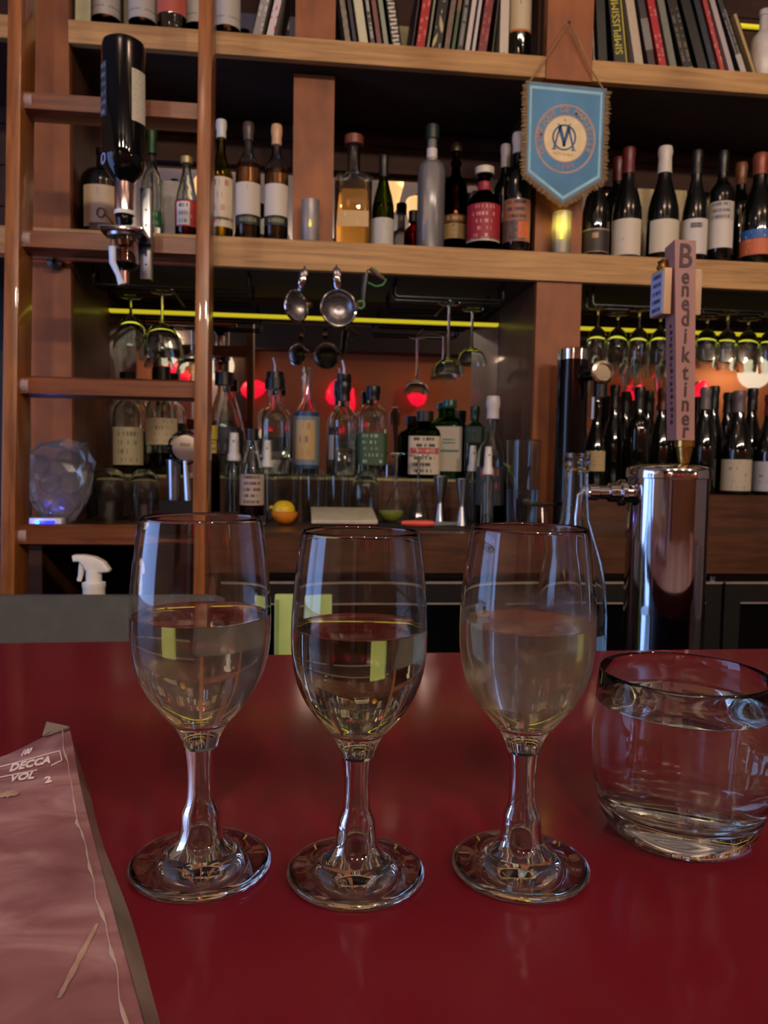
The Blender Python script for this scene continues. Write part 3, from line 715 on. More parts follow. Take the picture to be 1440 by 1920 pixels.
def bk(label, b0, b1, *a, **k):
    if 620 < b0 < 765: k.setdefault('lean', LEAN_L)
    elif b0 < 905 and b0 > 765: k.setdefault('lean', LEAN_R)
    return book(label, b0, b1, *a, **k)
GM = 'cookbooks on the top shelf'
bk('narrow grey-tan book leaning left beside the wide post', 648, 662, 637, 650, 80, (134, 122, 108), ((100, 90, 80), 2, .5), group=GM)
bk('narrow navy book left of the wide cream one', 663, 673, 651, 659, 81, (40, 40, 54), group=GM)
bk('wide cream book leaning left in the middle bay', 674, 695, 660, 681, 82, (202, 196, 166), group=GM)
bk('dark grey book right of the wide cream book', 696, 707, 682, 692, 83, (74, 70, 72), ((170, 160, 150), 1, .5), group=GM)
bk('faded brown-red book with a grey foot leaning left', 708, 720, 693, 703, 84, (124, 72, 66), band=[(.02, .12, (90, 86, 88))], group=GM)
bk('narrow pale green book left of the black one with white marks', 721, 733, 704, 714, 86, (146, 152, 130), group=GM)
t, ox, th, h = bk('black book with a column of large white marks down its spine', 735, 757, 717, 738, 88, (18, 18, 18), group=GM)
mk = MB()
for k in range(20):
    z = .012+k*.0105; mk.box((ox+(.0008 if k % 2 else -.0008), -.0006, z), (th*.62, .0014, .0062), Matrix.Rotation(.12 if k % 2 else -.08, 3, 'Y'))
mk.build('lettering', plain('white_print', (214, 206, 190), .6), t, smooth=False)
bk('thin dark purple book leaning right beside the red book', 768, 774, 785, 792, 89, (56, 44, 58), group=GM)
bk('bright red book leaning right in the middle bay', 776, 796, 794, 811, 90, (186, 36, 40), ((214, 120, 110), 2, .5), group=GM)
bk('narrow pale green book right of the bright red one', 797, 804, 812, 818, 91, (150, 152, 124), group=GM)
t, ox, th, h = bk('black book with pale leaf-like figures on the spine', 805, 828, 820, 842, 93, (22, 22, 22), group=GM)
for k, (u, z, a, l) in enumerate(((-.2, .010, .1, .018), (-.25, .04, .22, .042), (.25, .03, .1, .016), (.1, .085, -.25, .05), (-.3, .075, 0, .010), (.0, .118, .05, .014), (.1, .145, 1.3, .012), (.05, .16, 1.3, .02), (.1, .185, 1.4, .02))):
    R = Matrix.Rotation(a, 4, 'Y') @ Matrix.Diagonal((.26, .08, 1, 1))
    MB().lathe([(0, -l*.5), (l*.30, -l*.3), (l*.42, 0), (l*.2, l*.3), (0, l*.5)], 8, at=(ox+u*th, -.0004, z), M=R).build('figure', plain('cream_print', (208, 196, 140), .6), t)
bk('grey-brown book right of the leaf-figure book', 829, 842, 846, 859, 94, (112, 96, 92), ((150, 110, 80), 3, .5), group=GM)
bk('narrow green book with a brown top', 843, 852, 860, 868, 95, (70, 92, 58), band=[(.6, .98, (120, 92, 70))], group=GM)
bk('dark green-black book leaning right', 853, 867, 870, 888, 96, (34, 40, 36), ((120, 120, 120), 1, .6), group=GM)
bk('pinkish white narrow book leaning right', 868, 880, 892, 907, 98, (204, 186, 182), group=GM)
bk('thin white book left of the maroon one', 881, 890, 905, 912, 99, (196, 190, 190), group=GM)
bk('maroon book leaning right in the middle bay', 892, 912, 913, 932, 100, (112, 30, 38), ((160, 70, 70), 2, .5), group=GM)
bk('dark book between the maroon one and the white binder', 914, 930, 932, 938, 102, (48, 38, 38), group=GM)
t, ox, th, h = bk('upright white ring binder beside the dotted-label bottle', 933, 956, 937, 958, 104, (200, 186, 170), hgt=.3, group=GM)
MB().lathe([(0, 0), (.004, 0), (.004, .001), (0, .001)], 10, at=(ox, -.0002, .022), M=Matrix.Rotation(PI/2, 4, 'X')).build('finger_ring', M_BRASS, t)
# right bay
bk('thin white patterned book against the right post', 1111, 1119, 1107, 1112, 117, (178, 172, 166), ((30, 28, 28), 5, .55), group=GM)
bk('plain black book first after the patterned one', 1121, 1142, 1114, 1137, 118, (20, 20, 19), ((44, 42, 38), 8, .5), group=GM)
t, ox, th, h = bk('black book with a yellow title running up its spine', 1148, 1182, 1138, 1166, 121, (22, 21, 18), ((24, 23, 20), 2, .1), hgt=.262, group=GM)
M_YEL = plain('yellow_print', (206, 196, 60), .5)
text(t, 'SIMPLISSIME', .030, Matrix.Translation((ox, -.0010, .118)) @ Matrix(((0, -1, 0, 0), (0, 0, -1, 0), (1, 0, 0, 0), (0, 0, 0, 1))), M_YEL, sx=1.0)
MB().span((ox+th/2-.0022, -.0006, .0), (ox+th/2+.0002, .0002, h)).build('spine_band', M_YEL, t, smooth=False)
bk('cream book with a small red dot right of the yellow title', 1189, 1213, 1170, 1191, 124, (190, 172, 148), ((150, 120, 96), 4, .3), group=GM)
bk('dark grey book with a pale title strip', 1215, 1236, 1193, 1210, 126, (58, 50, 54), band=[(.3, .72, (130, 126, 120))], group=GM)
bk('bright red book in the right bay', 1237, 1256, 1211, 1229, 128, (186, 38, 46), ((214, 130, 120), 2, .45), group=GM)
bk('grey-green book right of the red one', 1257, 1275, 1230, 1247, 130, (128, 128, 116), ((170, 120, 80), 3, .2), group=GM)
bk('black book with a faded tan title and tan foot mark', 1278, 1310, 1248, 1271, 132, (24, 22, 21), ((96, 88, 70), 2, .5), band=[(.03, .09, (150, 140, 120))], group=GM)
bk('plain wide black book in the right bay', 1311, 1335, 1273, 1296, 135, (18, 17, 18), group=GM)
bk('navy book with small pale print', 1336, 1351, 1298, 1314, 137, (28, 36, 52), ((110, 120, 130), 3, .35), group=GM)
bk('coral red narrow book beside the navy one', 1352, 1367, 1315, 1327, 138, (178, 62, 60), ((206, 150, 130), 2, .4), group=GM)
bk('pale pink-grey book leaning steeply', 1368, 1386, 1328, 1342, 140, (176, 160, 162), group=GM)
bk('black book with a grey title and white lower cover', 1388, 1411, 1343, 1357, 141, (44, 42, 44), ((120, 116, 116), 2, .6), band=[(.02, .3, (180, 172, 168))], group=GM)
bk('tan wooden-looking thin book, last of the leaning row', 1414, 1427, 1364, 1374, 143, (170, 142, 96), hgt=.19, group=GM)
# left bay of the top shelf: two leaning boxes and pale cards, some standing in for mirror reflections
bk('grey thin box leaning right at the end of the left top bay', 468, 490, 486, 508, 62, (150, 146, 140), ((190, 180, 176), 2, .5), hgt=.2, group=GM)
bk('pinkish white thin box with red print beside the wide post', 493, 512, 513, 531, 66, (204, 190, 190), ((200, 60, 60), 3, .4), hgt=.2, group=GM)
def card(label, x0, x1, y0, py, Y, rgb, zb, lean=3, th=.004):
    a = P(x0, py, Y); b_ = P(x1, py, Y); h = P(x0, y0, Y).z-zb
    t = thing('card', label, 'card', ((a.x+b_.x)/2, Y, zb+.001), None, (math.radians(-lean), 0, 0))
    MB().box((0, 0, h/2), (b_.x-a.x, th, h), bevel=.0008).build('sheet', plain(rgbname('card', rgb), rgb, .6), t, smooth=False)
    MB().box((0, th/2+.012, .010), ((b_.x-a.x)*.5, .024, .0035)).build('foot', plain(rgbname('card', rgb), rgb, .6), t, smooth=False)
    return t
card('pale sage board standing at the left end of the top shelf', 141, 170, -60, 40, 2.128, (176, 172, 140), ZS1)
card('cream sheet imitating the mirrored ceiling between the first two whisky bottles', 226, 243, -60, 46, 2.3, (190, 180, 150), ZS1)  # stands in for the bright ceiling reflected in the mirror band
card('crumpled pale green card beside the wide post on the top shelf', 514, 542, 32, 70, 2.4, (196, 200, 160), ZS1)
card('cream sheet imitating the mirrored ceiling in the gap between the leaning books', 748, 778, 46, 90, 2.36, (190, 178, 140), ZS1, 3)  # cream reflection of the mirror band, made as a sheet
card('cream sheet imitating the mirrored ceiling behind the maroon capsule bottle', 1196, 1232, 349, 480, 2.36, (196, 180, 142), ZS2, 4)  # this sheet and the next stand in for pale mirror reflections
card('small cream sheet imitating the mirrored ceiling left of the house-label bottle', 1264, 1288, 352, 485, 2.36, (196, 180, 142), ZS2, 4)
card('grey-white sheet imitating the mirrored ceiling behind the red juice bottle', 305, 335, 335, 440, 2.36, (168, 160, 160), ZS2, 4)  # grey mirror reflection made as a standing sheet

# ================================================================ candles on shelf two
def candle(label, px, y0, w, lit):
    q = P(px, y0, 2.128); h = q.z-ZS2; r = m(w/2, q)
    t = thing('candle_holder', label, 'candle', (q.x, 2.128, ZS2+.0008))
    MB().lathe([(r*.92, 0), (r, .004), (r, h), (r-.002, h), (r-.003, .006), (0, .006)], 20).build('glass', film('candle_frost', (206, 198, 206), .5) if not lit else film('candle_glass_clear', (230, 222, 190), .6), t)
    MB().lathe([(0, .0065), (r*.72, .0065), (r*.72, h*.36), (r*.2, h*.38), (0, h*.38)], 16).build('candle', plain('candle_wax', (214, 206, 200), .5), t)
    MB().lathe([(0, h*.385), (.004, h*.41), (.0045, h*.46), (.002, h*.56), (0, h*.6)], 10).build('flame', plain('flame_glow', (255, 226, 30), .5, emit=3.0, vary=0), t)
    if lit: point('candle_light', (q.x, 2.135, ZS2+h*.75), .12, (1, .8, .1), .012)
candle('frosted white candle glass with a yellow flame in front of the wide post', 582, 377, 34, False)
candle('glowing yellow votive candle glass below the pennant', 1054, 400, 36, True)

# ================================================================ pennant
YP = YS-.028
def pp(px, py): v = P(px, py, YP); return v
pn = thing('pennant', 'blue football pennant with gold fringe and round crest hung on the right post', 'pennant', tuple(pp(1060, 160)))
O = pn.location.copy()
def onp(px, py, dy=0): v = P(px, py, YP)-O; return Vector((v.x, v.y+dy, v.z))
body = [(990, 154), (1134, 168), (1128, 337), (1055, 381), (986, 325)]
SKY, LT, DKB = plain('pennant_blue', (80, 132, 170), .75, vary=.18, scale=9), plain('pennant_edge', (150, 190, 204), .7), plain('pennant_navy', (40, 84, 132), .7)
def flat(pts, dy, th=.0015):
    n = len(pts); vs = [onp(x, y, dy) for x, y in pts]+[onp(x, y, dy+th) for x, y in pts]
    return MB().add(vs, [tuple(range(n)), tuple(range(2*n-1, n-1, -1))]+[(i, (i+1) % n, n+(i+1) % n, n+i) for i in range(n)])
flat(body, 0, .003).build('cloth', SKY, pn, smooth=False)
def inset(pts, s, c): return [(c[0]+(x-c[0])*s, c[1]+(y-c[1])*s) for x, y in pts]
i1, i2 = inset(body, .945, (1060, 262)), inset(body, .89, (1060, 262))
mb = MB(); n = 5
vs = [onp(x, y, -.0006) for x, y in i1]+[onp(x, y, -.0006) for x, y in i2]+[onp(x, y, .001) for x, y in i1]+[onp(x, y, .001) for x, y in i2]
mb.add(vs, [(i, (i+1) % n, n+(i+1) % n, n+i) for i in range(n)]+[(2*n+i, 3*n+i, 3*n+(i+1) % n, 2*n+(i+1) % n) for i in range(n)]
       + [(i, 2*n+i, 2*n+(i+1) % n, (i+1) % n) for i in range(n)]+[(n+i, n+(i+1) % n, 3*n+(i+1) % n, 3*n+i) for i in range(n)])
mb.build('border_line', LT, pn, smooth=False)
# gold fringe: strands along the sides and the point
fr = MB(); path = [(988, 158), (984, 325), (1055, 383), (1130, 338), (1137, 172)]
for (x0, y0), (x1, y1) in zip(path, path[1:]):
    L = math.hypot(x1-x0, y1-y0); k = int(L/3.0); nx, ny = -(y1-y0)/L, (x1-x0)/L
    if nx*(x0-1060)+ny*(y0-262) < 0: nx, ny = -nx, -ny
    for j in range(k+1):
        u = j/k; x, y = x0+(x1-x0)*u, y0+(y1-y0)*u
        g = random.uniform(6.5, 10)
        a, b_ = onp(x-nx*3, y-ny*3, .001), onp(x+nx*g+random.uniform(-1, 1), y+ny*g+random.uniform(0, 2), .002+random.uniform(-.002, .002))
        fr.tube([a, b_], [.0024, .0014], 4)
o = fr.build('fringe', plain('gold_fringe', (128, 100, 62), .6, vary=.4, scale=200), pn); o['kind'] = 'stuff'
CX, CY = 1059.5, 260.5
def disc(rx, ry, dy, nm, mt_): return flat([(CX+rx*math.cos(a*2*PI/40), CY+ry*math.sin(a*2*PI/40)) for a in range(40)], dy, .0006).build(nm, mt_, pn, smooth=False)
def ringp(rx, ry, rx2, ry2, dy, nm, mt_, c=(CX, CY)):
    vs, fs = [], []; n = 48
    for k in range(n):
        a = 2*PI*k/n
        vs += [onp(c[0]+rx*math.cos(a), c[1]+ry*math.sin(a), dy), onp(c[0]+rx2*math.cos(a), c[1]+ry2*math.sin(a), dy)]
    for k in range(n): l = (k+1) % n; fs.append((2*k, 2*l, 2*l+1, 2*k+1))
    return MB().add(vs, fs).build(nm, mt_, pn, smooth=False)
PINK = plain('crest_copper', (176, 140, 132), .6)
ringp(57, 65, 53.5, 61.5, -.0008, 'crest_ring', PINK)
disc(39.5, 43, -.0008, 'crest_disc', plain('crest_cream', (226, 204, 160), .7))
ringp(41.5, 45.2, 39.3, 42.8, -.001, 'crest_ring', PINK)
# letters round the ring
def ring_text(word, a0, a1, size):
    for k, ch in enumerate(word):
        if ch == ' ': continue
        a = math.radians(a0+(a1-a0)*k/(len(word)-1))
        x, y = CX+47.5*math.sin(a), CY-54*math.cos(a)
        p, xd, yd = onp(x, y, -.0012), Vector((math.cos(a), 0, -math.sin(a))), Vector((math.sin(a), 0, math.cos(a)))
        text(pn, ch, size, frame(p, xd, yd), PINK, ext=.0003, bold=.0004)
ring_text('OLYMPIQUE DE MARSEILLE', -114, 114, .0205)
for k, ch in enumerate('1899'):
    a = math.radians(196-32*k/3); x, y = CX+47.5*math.sin(a), CY-53.5*math.cos(a)
    text(pn, ch, .0205, frame(onp(x, y, -.0012), (-math.cos(a), 0, math.sin(a)), (-math.sin(a), 0, -math.cos(a))), PINK, ext=.0003)
# the entwined O and M, star and motto
ringp(22.5, 24.5, 19.3, 21.4, -.0014, 'monogram', DKB, (1057.5, 258))
def stroke(a, b_, w0, w1, dy=-.0017):
    (x0, y0), (x1, y1) = a, b_; L = math.hypot(x1-x0, y1-y0); nx, ny = -(y1-y0)/L, (x1-x0)/L
    return flat([(x0+nx*w0, y0+ny*w0), (x1+nx*w1, y1+ny*w1), (x1-nx*w1, y1-ny*w1), (x0-nx*w0, y0-ny*w0)], dy, .0006)
mono = MB()
for st in (((1051, 234), (1038, 279), 1.4, 1.7), ((1065, 235), (1075, 281), 1.4, 1.9), ((1049, 236), (1058, 274), 3.6, 2.4), ((1067, 237), (1056, 275), 3.6, 2.2),
           ((1045, 233), (1055, 237), .8, .8), ((1061, 237), (1071, 233), .8, .8), ((1034, 280), (1043, 279), .9, .9), ((1070, 282), (1079, 283), .9, .9)):
    s_ = stroke(*st); mono.add(s_.v, s_.f)
mono.build('monogram', DKB, pn, smooth=False)
GOLD = plain('crest_gold', (176, 140, 84), .5)
star = [(1059.3+(3.4 if k % 2 == 0 else 1.4)*math.sin(k*PI/5), 226-(3.6 if k % 2 == 0 else 1.5)*math.cos(k*PI/5)) for k in range(10)]
flat(star, -.0014, .0005).build('star', GOLD, pn, smooth=False)
text(pn, 'DROIT AU BUT', .0082, frame(onp(1055, 289.5, -.0014), (1, 0, -.07), (0, 0, 1)), GOLD)
cord = [onp(990, 156, -.001), onp(1012, 128, -.001), onp(1040, 83, -.003), onp(1066, 44, -.004), onp(1086, 82, -.003), onp(1108, 130, -.001), onp(1131, 168, -.001)]
MB().tube(cord, .0024, 6).build('cord', plain('pennant_cord', (150, 112, 74), .8), pn)
nail = onp(1066, 44, -.004)
MB().lathe([(0, 0), (.004, 0), (.004, .003), (.0015, .004), (.0015, .016), (0, .016)], 10, at=nail-Vector((0, .003, 0)), M=Matrix.Rotation(-PI/2, 4, 'X')).build('nail', M_DSTEEL, pn)
MB().tube([onp(986, 153, .002), onp(1138, 168, .002)], .003, 8).build('hanging_rod', plain('pennant_rod', (120, 130, 140), .5), pn)

# ================================================================ upside-down bottle in its dispenser, bolted to the ladder
YI = 1.585
c0 = P(232, 78, YI); ztop = c0.z; zneck = P(232, 428, YI).z
ib = thing('inverted_bottle', 'large black wine-style bottle hanging upside down in the dispenser', 'bottle', (c0.x, YI, zneck))
H = ztop-zneck; ri = m(40, c0)
prof = [(.36, 0), (.36, .03), (.40, .035), (.40, .06), (.36, .065), (.40, .235), (.55, .26), (.84, .30), (.97, .34), (1, .40), (1, .95), (.93, .985), (.8, .99), (.72, 1.0), (.3, 1.015), (.0, 1.0)]
MB().lathe([(a*ri, b*H) for a, b in prof], 28).build('body', M_BLKGL, ib, angle=50)
fo = [(.435*ri, H*.075), (.435*ri, H*.08), (.44*ri, H*.09), (.44*ri, H*.242), (.40*ri, H*.25)]
MB().lathe(fo, 20, caps=False).build('foil', plain('rose_foil', (214, 186, 182), .2, 1, vary=.03), ib)
MB().lathe([(.45*ri, H*.07), (.47*ri, H*.078), (.47*ri, H*.086), (.45*ri, H*.092)], 20, caps=False).build('foil_edge', M_WHITE, ib)
MB().patch(ri+.0004, P(232, 238, YI).z-zneck, P(232, 142, YI).z-zneck, .42, mid=.98).build('label', lab((178, 172, 160), (130, 124, 118), 9, 40, .4), ib)
MB().patch(ri+.0004, P(232, 232, YI).z-zneck, P(232, 130, YI).z-zneck, .36, mid=-1.0).build('label', lab((40, 42, 50), (120, 124, 150), 6, 41, .5), ib)
text(ib, 'O', .03, frame((-.034, -.022, H*.345), (.55, -.83, 0), (0, 0, 1)), plain('label_blue', (160, 166, 220), .4), name='label_letter')

dp = thing('bottle_dispenser', 'chrome spirit dispenser on a perforated steel strip fixed to the ladder', 'dispenser', (c0.x, YI, zneck))
def dz(py): return P(232, py, YI).z-zneck
MB().box((0, .0, dz(436)), (.082, .07, .009), bevel=.002).build('clamp_plate', M_CHROME, dp)
MB().lathe([(.012, dz(446)), (.030, dz(446)), (.032, dz(441)), (.0, dz(441))], 20).build('collar', M_STEEL, dp)
MB().lathe([(.0, dz(497)), (.026, dz(495)), (.026, dz(447)), (.0, dz(447))], 20).build('measure_chamber', glass('chamber_glass', (236, 228, 220), .03), dp)
MB().lathe([(0, dz(450)), (.012, dz(452)), (.010, dz(462)), (.004, dz(466)), (.004, dz(490)), (0, dz(490))], 14).build('valve', plain('copper_valve', (140, 80, 50), .3, 1), dp)
MB().lathe([(.0, dz(506)), (.018, dz(506)), (.027, dz(497)), (.0, dz(496))], 20).build('chamber_foot', M_DSTEEL, dp)
MB().lathe([(.004, dz(535)), (.009, dz(532)), (.009, dz(507)), (.0, dz(507))], 14).build('spout', plain('rose_spout', (150, 110, 100), .25, .8), dp)
MB().tube([(-.018, -.02, dz(470)), (-.016, -.028, dz(500)), (-.004, -.034, dz(524)), (.002, -.034, dz(541))], [.007, .0065, .005, .007], 10).build('lever', plain('blue_white_lever', (190, 205, 235), .25), dp)
sx = P(272, 420, YI+.045).x-c0.x
z_a, z_b = dz(336), dz(512)
MB().box((sx, .045, (z_a+z_b)/2), (.019, .003, z_a-z_b), bevel=.0008).build('perforated_strip', M_STEEL, dp)
MB().box((sx+.0105, .055, (z_a+z_b)/2), (.003, .02, z_a-z_b), bevel=.0008).build('strip_flange', plain('grey_strip', (120, 116, 112), .5, .3), dp)
for py in (378, 408, 466, 484):
    MB().lathe([(0, 0), (.0022, 0), (.0022, .001), (0, .001)], 8, at=(sx+.002, .0428, dz(py)), M=Matrix.Rotation(-PI/2, 4, 'X')).build('hole', M_BLACK, dp)
MB().box((sx*.5+.01, .03, dz(443)), (sx+.01, .016, .012)).build('arm', M_DSTEEL, dp)
MB().box((sx-.004, .075, dz(456)), (.016, .07, .016)).build('rung_clamp', M_DSTEEL, dp)

# ================================================================ things hung under shelf two
def strainer(label, hx, hy, hx2, hy2, bx, by, w, h, yaw_, earside):
    """a round mesh strainer: handle from (hx, hy) to (hx2, hy2), bowl round (bx, by)"""
    YH = 2.045; c = P(bx, by, YH); r = m(h/2, c)
    t = thing('cocktail_strainer', label, 'strainer', tuple(c))
    R = (Matrix.Rotation(yaw_, 4, 'Z') @ Matrix.Rotation(PI/2, 4, 'X'))
    prof = [(r*math.cos(a), -r*.62*math.sin(a)) for a in [k*PI/2/8 for k in range(9)]]
    MB().lathe(prof+[(max(0, p[0]-.0012), p[1]+.0012) for p in prof[::-1]], 28, M=R, caps=False).build('mesh_bowl', M_MESH, t, angle=60)
    MB().tube([R @ Vector((r*math.cos(a*PI/18), r*math.sin(a*PI/18), 0)) for a in range(36)], .0034, 8, close=True).build('rim', M_CHROME, t)
    a, b_ = P(hx, hy, YH)-c, P(hx2, hy2, YH)-c
    d = (b_-a); side = Vector((1, 0, 0))
    vs = []
    for k in range(9):
        u = k/8; p = a+d*u; wv = .0105*(1-.35*u)+(0 if k else -.004); y = -.003-.006*math.sin(u*PI)
        vs += [p+Vector((-wv, y+.002, 0)), p+Vector((0, y-.0025, 0)), p+Vector((wv, y+.002, 0)), p+Vector((0, y+.004, 0))]
    fs = [(4*k+j, 4*k+(j+1) % 4, 4*k+4+(j+1) % 4, 4*k+4+j) for k in range(8) for j in range(4)]+[(3, 2, 1, 0), (32, 33, 34, 35)]
    MB().add(vs, fs).build('handle', M_CHROME, t, angle=60)
    e = R @ Vector((r*1.02*earside, r*.25, 0))
    MB().lathe([(0, -.007), (.005, -.006), (.008, 0), (.005, .006), (0, .007)], 10, at=e+Vector((.006*earside, -.004, .0))).build('rest_tab', M_BRASS, t)
    MB().tube([a+Vector((0, .0, -.006)), a+Vector((0, .002, .006)), a+Vector((0, .022, .006)), a+Vector((0, .0425, .006))], .0022, 6).build('hook', M_DSTEEL, t)
mt, nt, b = new_mat('wire_mesh'); M_MESH = mt
b.inputs['Metallic'].default_value = .9; b.inputs['Roughness'].default_value = .3
tc = nt.nodes.new('ShaderNodeTexCoord'); vv = nt.nodes.new('ShaderNodeTexBrick'); vv.inputs['Scale'].default_value = 190
vv.offset = 0; vv.inputs['Color1'].default_value = srgb(40, 40, 50); vv.inputs['Color2'].default_value = srgb(46, 44, 52); vv.inputs['Mortar'].default_value = srgb(150, 146, 150)
vv.inputs['Mortar Size'].default_value = .14; vv.inputs['Brick Width'].default_value = .5; vv.inputs['Row Height'].default_value = .5
nt.links.new(tc.outputs['Object'], vv.inputs[0]); nt.links.new(vv.outputs[0], b.inputs['Base Color'])
strainer('round steel strainer turned sideways, left of the two hung under the shelf', 571, 504, 563, 546, 556, 574, 40, 56, .75, 1)
strainer('round steel mesh strainer facing the front, right of the two hung under the shelf', 631, 502, 633, 544, 635, 578, 58, 66, .1, 1)
# jar opener with a green rubber loop
YH = 2.05; c = P(690, 560, YH)
jo = thing('jar_opener', 'dark bottle opener with green rubber rings hung under the shelf', 'opener', tuple(c))
G = plain('green_rubber', (60, 120, 70), .5); q = lambda x, y, d=0: P(x, y, YH)-c+Vector((0, d, 0))
MB().tube([q(684, 510), q(690, 530), q(705, 537), q(718, 534), q(724, 525), q(716, 520), q(706, 508), q(698, 503)], .0028, 8).build('loop', G, jo)
MB().tube([q(694, 503), q(706, 514), q(718, 522)], [.006, .005, .006], 8).build('grip', plain('brown_grip', (84, 56, 52), .4), jo)
MB().tube([q(686, 512, .004), q(682, 540, .004), q(680, 574, .004)], [.012, .011, .008], 10).build('handle', M_BLACK, jo)
MB().tube([q(676+7*math.cos(k*PI/6), 572+7*math.sin(k*PI/6), -.004) for k in range(12)], .003, 8, close=True).build('ring', G, jo)
MB().tube([q(690, 506, 0), q(691, 502, .02), q(691, 502, .0372)], .002, 6).build('hook', M_DSTEEL, jo)
# black wire racks under the shelf
def wire_rack(label, x0, x1, py):
    a, b_ = P(x0, py, 2.16), P(x1, py, 2.16); t = thing('glass_rack', label, 'rack', (a.x, 2.16, a.z)); L = b_.x-a.x; up = ZS2B+.0045-a.z
    for yy in (0, .05, .18, .23):
        MB().tube([(0, yy, up), (0, yy, .006), (.006, yy, 0), (L-.006, yy, 0), (L, yy, .006), (L, yy, up)], .0036, 8).build('rail', M_DSTEEL, t)
    MB().tube([(L*.5, 0, -.004), (L*.5, .23, -.004)], .0036, 6).build('cross_bar', M_DSTEEL, t)
    return a.z
RK0 = wire_rack('black wire glass rack under the shelf behind the ladder', 175, 466, 533)
RK1 = wire_rack('dark wire glass rack under the shelf left of the right post', 742, 944, 556)
RK2 = wire_rack('dark wire glass rack over the row of hanging wine glasses', 1112, 1520, 572)
def stemware(name, label, px, yfoot, ystem, ybot, wbowl, Y, kind, group, rack):
    """a stemmed glass hanging upside down: foot at yfoot, bowl from ystem down to ybot"""
    a, b_, c_ = P(px, yfoot, Y), P(px, ystem, Y), P(px, ybot, Y); t = thing(name, label, 'glass', (a.x, Y, c_.z), group)
    H = rack-.0045-c_.z; hb = b_.z-c_.z; r = m(wbowl/2, c_)
    if kind == 'coupe': out = [(r, 0), (r*.97, hb*.25), (r*.8, hb*.62), (r*.45, hb*.9), (.006, hb)]
    else: out = [(r*.78, 0), (r*.9, hb*.25), (r, hb*.5), (r*.92, hb*.7), (r*.62, hb*.9), (.006, hb)]
    inn = [(max(.0005, x-.0014), z if i == 0 else z-.0016) for i, (x, z) in enumerate(out)]
    inn[-1] = (.0005, hb-.004)
    MB().lathe(inn[::-1]+out, 24, caps=False).build('bowl', M_CLEAR, t, fix=True, angle=60)
    MB().lathe([(.006, hb), (.0038, hb+.012), (.0038, H-.012), (.007, H-.006)], 12, caps=False).build('stem', M_CLEAR, t)
    MB().lathe([(.007, H-.006), (.031, H-.002), (.032, H), (0, H)], 22).build('foot', M_CLEAR, t)
    return t
GC = 'coupe glasses hanging under the shelf'
stemware('coupe_glass', 'hanging coupe glass at the far left behind the ladder', 245, 528, 592, 655, 64, 2.28, 'coupe', GC, RK0)
stemware('coupe_glass', 'hanging coupe glass left of the ladder rail, lower one', 304, 530, 606, 676, 84, 2.20, 'coupe', GC, RK0)
stemware('coupe_glass', 'hanging coupe glass with a bowl left of the mirror edge', 843, 552, 672, 704, 62, 2.20, 'coupe', GC, RK1)
stemware('coupe_glass', 'hanging coupe glass beside the right post, higher one', 887, 552, 652, 684, 58, 2.27, 'coupe', GC, RK1)
GW = 'wine glasses hanging upside down in the right bay'
for k, (x, yb) in enumerate(((1122, 702), (1160, 704), (1200, 708), (1240, 708), (1284, 710), (1328, 690), (1366, 694), (1405, 698), (1446, 700))):
    nm = ('first', 'second', 'third', 'fourth', 'fifth', 'sixth', 'seventh', 'eighth', 'ninth')[k]
    stemware('wine_glass', '%s hanging wine glass from the right post in the rack row' % nm, x, 572+k*.9, 612+k, yb, 42, 2.165 if k % 2 == 0 else 2.245, 'wine', GW, RK2)

# ================================================================ bottles and tools on the back counter
def on_c(px, py, z=ZC):
    v = Zp(px, py, z); v.y = min(max(v.y, 1.97), 2.30); return P(px, py, v.y)
YR = 2.40                                     # bottles on the step
zr = ZRIS+.006
BK = capm((16, 15, 16))
bottle('clear bottle with a cream crest label, left of two on the step behind the ladder', 240, 700, 56, YR, zr, 'spirit', CL, (.9, BK, 1.2),
       [(806, 872, lab((178, 168, 136), (90, 92, 70), 4, 50, .45), 1.25), (801, 807, capm((180, 170, 140)), 1.3)], (.12, liq('dark_gin', (20, 20, 18))))
bottle('clear bottle with a cream label and black cap behind the lower ladder rung', 303, 690, 60, YR+.01, zr, 'spirit', CL, (.86, BK, 1.2),
       [(784, 834, lab((176, 160, 132), (120, 104, 86), 4, 51, .4), 1.2)], (.2, liq('dark_gin', (20, 20, 18))))
bottle('wide clear bottle with a dark label just right of the ladder rail', 420, 700, 64, YR, zr, 'cone', CL, (.88, BK, 1.25),
       [(800, 852, lab((26, 26, 36), (90, 90, 110), 2, 52, .4), 1.3)])
bottle('clear bottle with a long pour spout, left of the blue-edged label', 516, 712, 66, YR-.01, zr, 'spirit', CL, (.9, BK, 1.3), [], (.2, M_WATER), pour=M_STEEL)
b = bottle('tall clear bottle with a tan label in a blue and grey frame', 576, 688, 48, YR, zr, 'tall', CL, None,
       [(772, 780, capm((34, 64, 104)), 1.4), (780, 872, capm((112, 124, 134)), 1.4), (872, 879, capm((34, 64, 104)), 1.4), (788, 862, lab((190, 154, 96), (96, 76, 50), 3, 53, .4), .8, -.1)], (.2, M_WATER))
bottle('clear bottle with a black pour spout and a round black badge', 645, 716, 54, YR, zr, 'spirit', CL, (.80, capm((26, 18, 18)), 1.15),
       [(801, 816, lab((20, 20, 22), (160, 160, 160), 2, 54, .4), .5, -.8), (816, 862, capm((170, 160, 160)), .3, -1.0)], (.3, M_WATER), pour=M_STEEL)
bottle('bottle with a dark green label and black cap', 700, 726, 54, YR, zr, 'gin', CL, (.86, BK, 1.15),
       [(812, 872, lab((44, 74, 50), (140, 160, 130), 5, 55, .45), 1.3)], (.55, M_WATER))
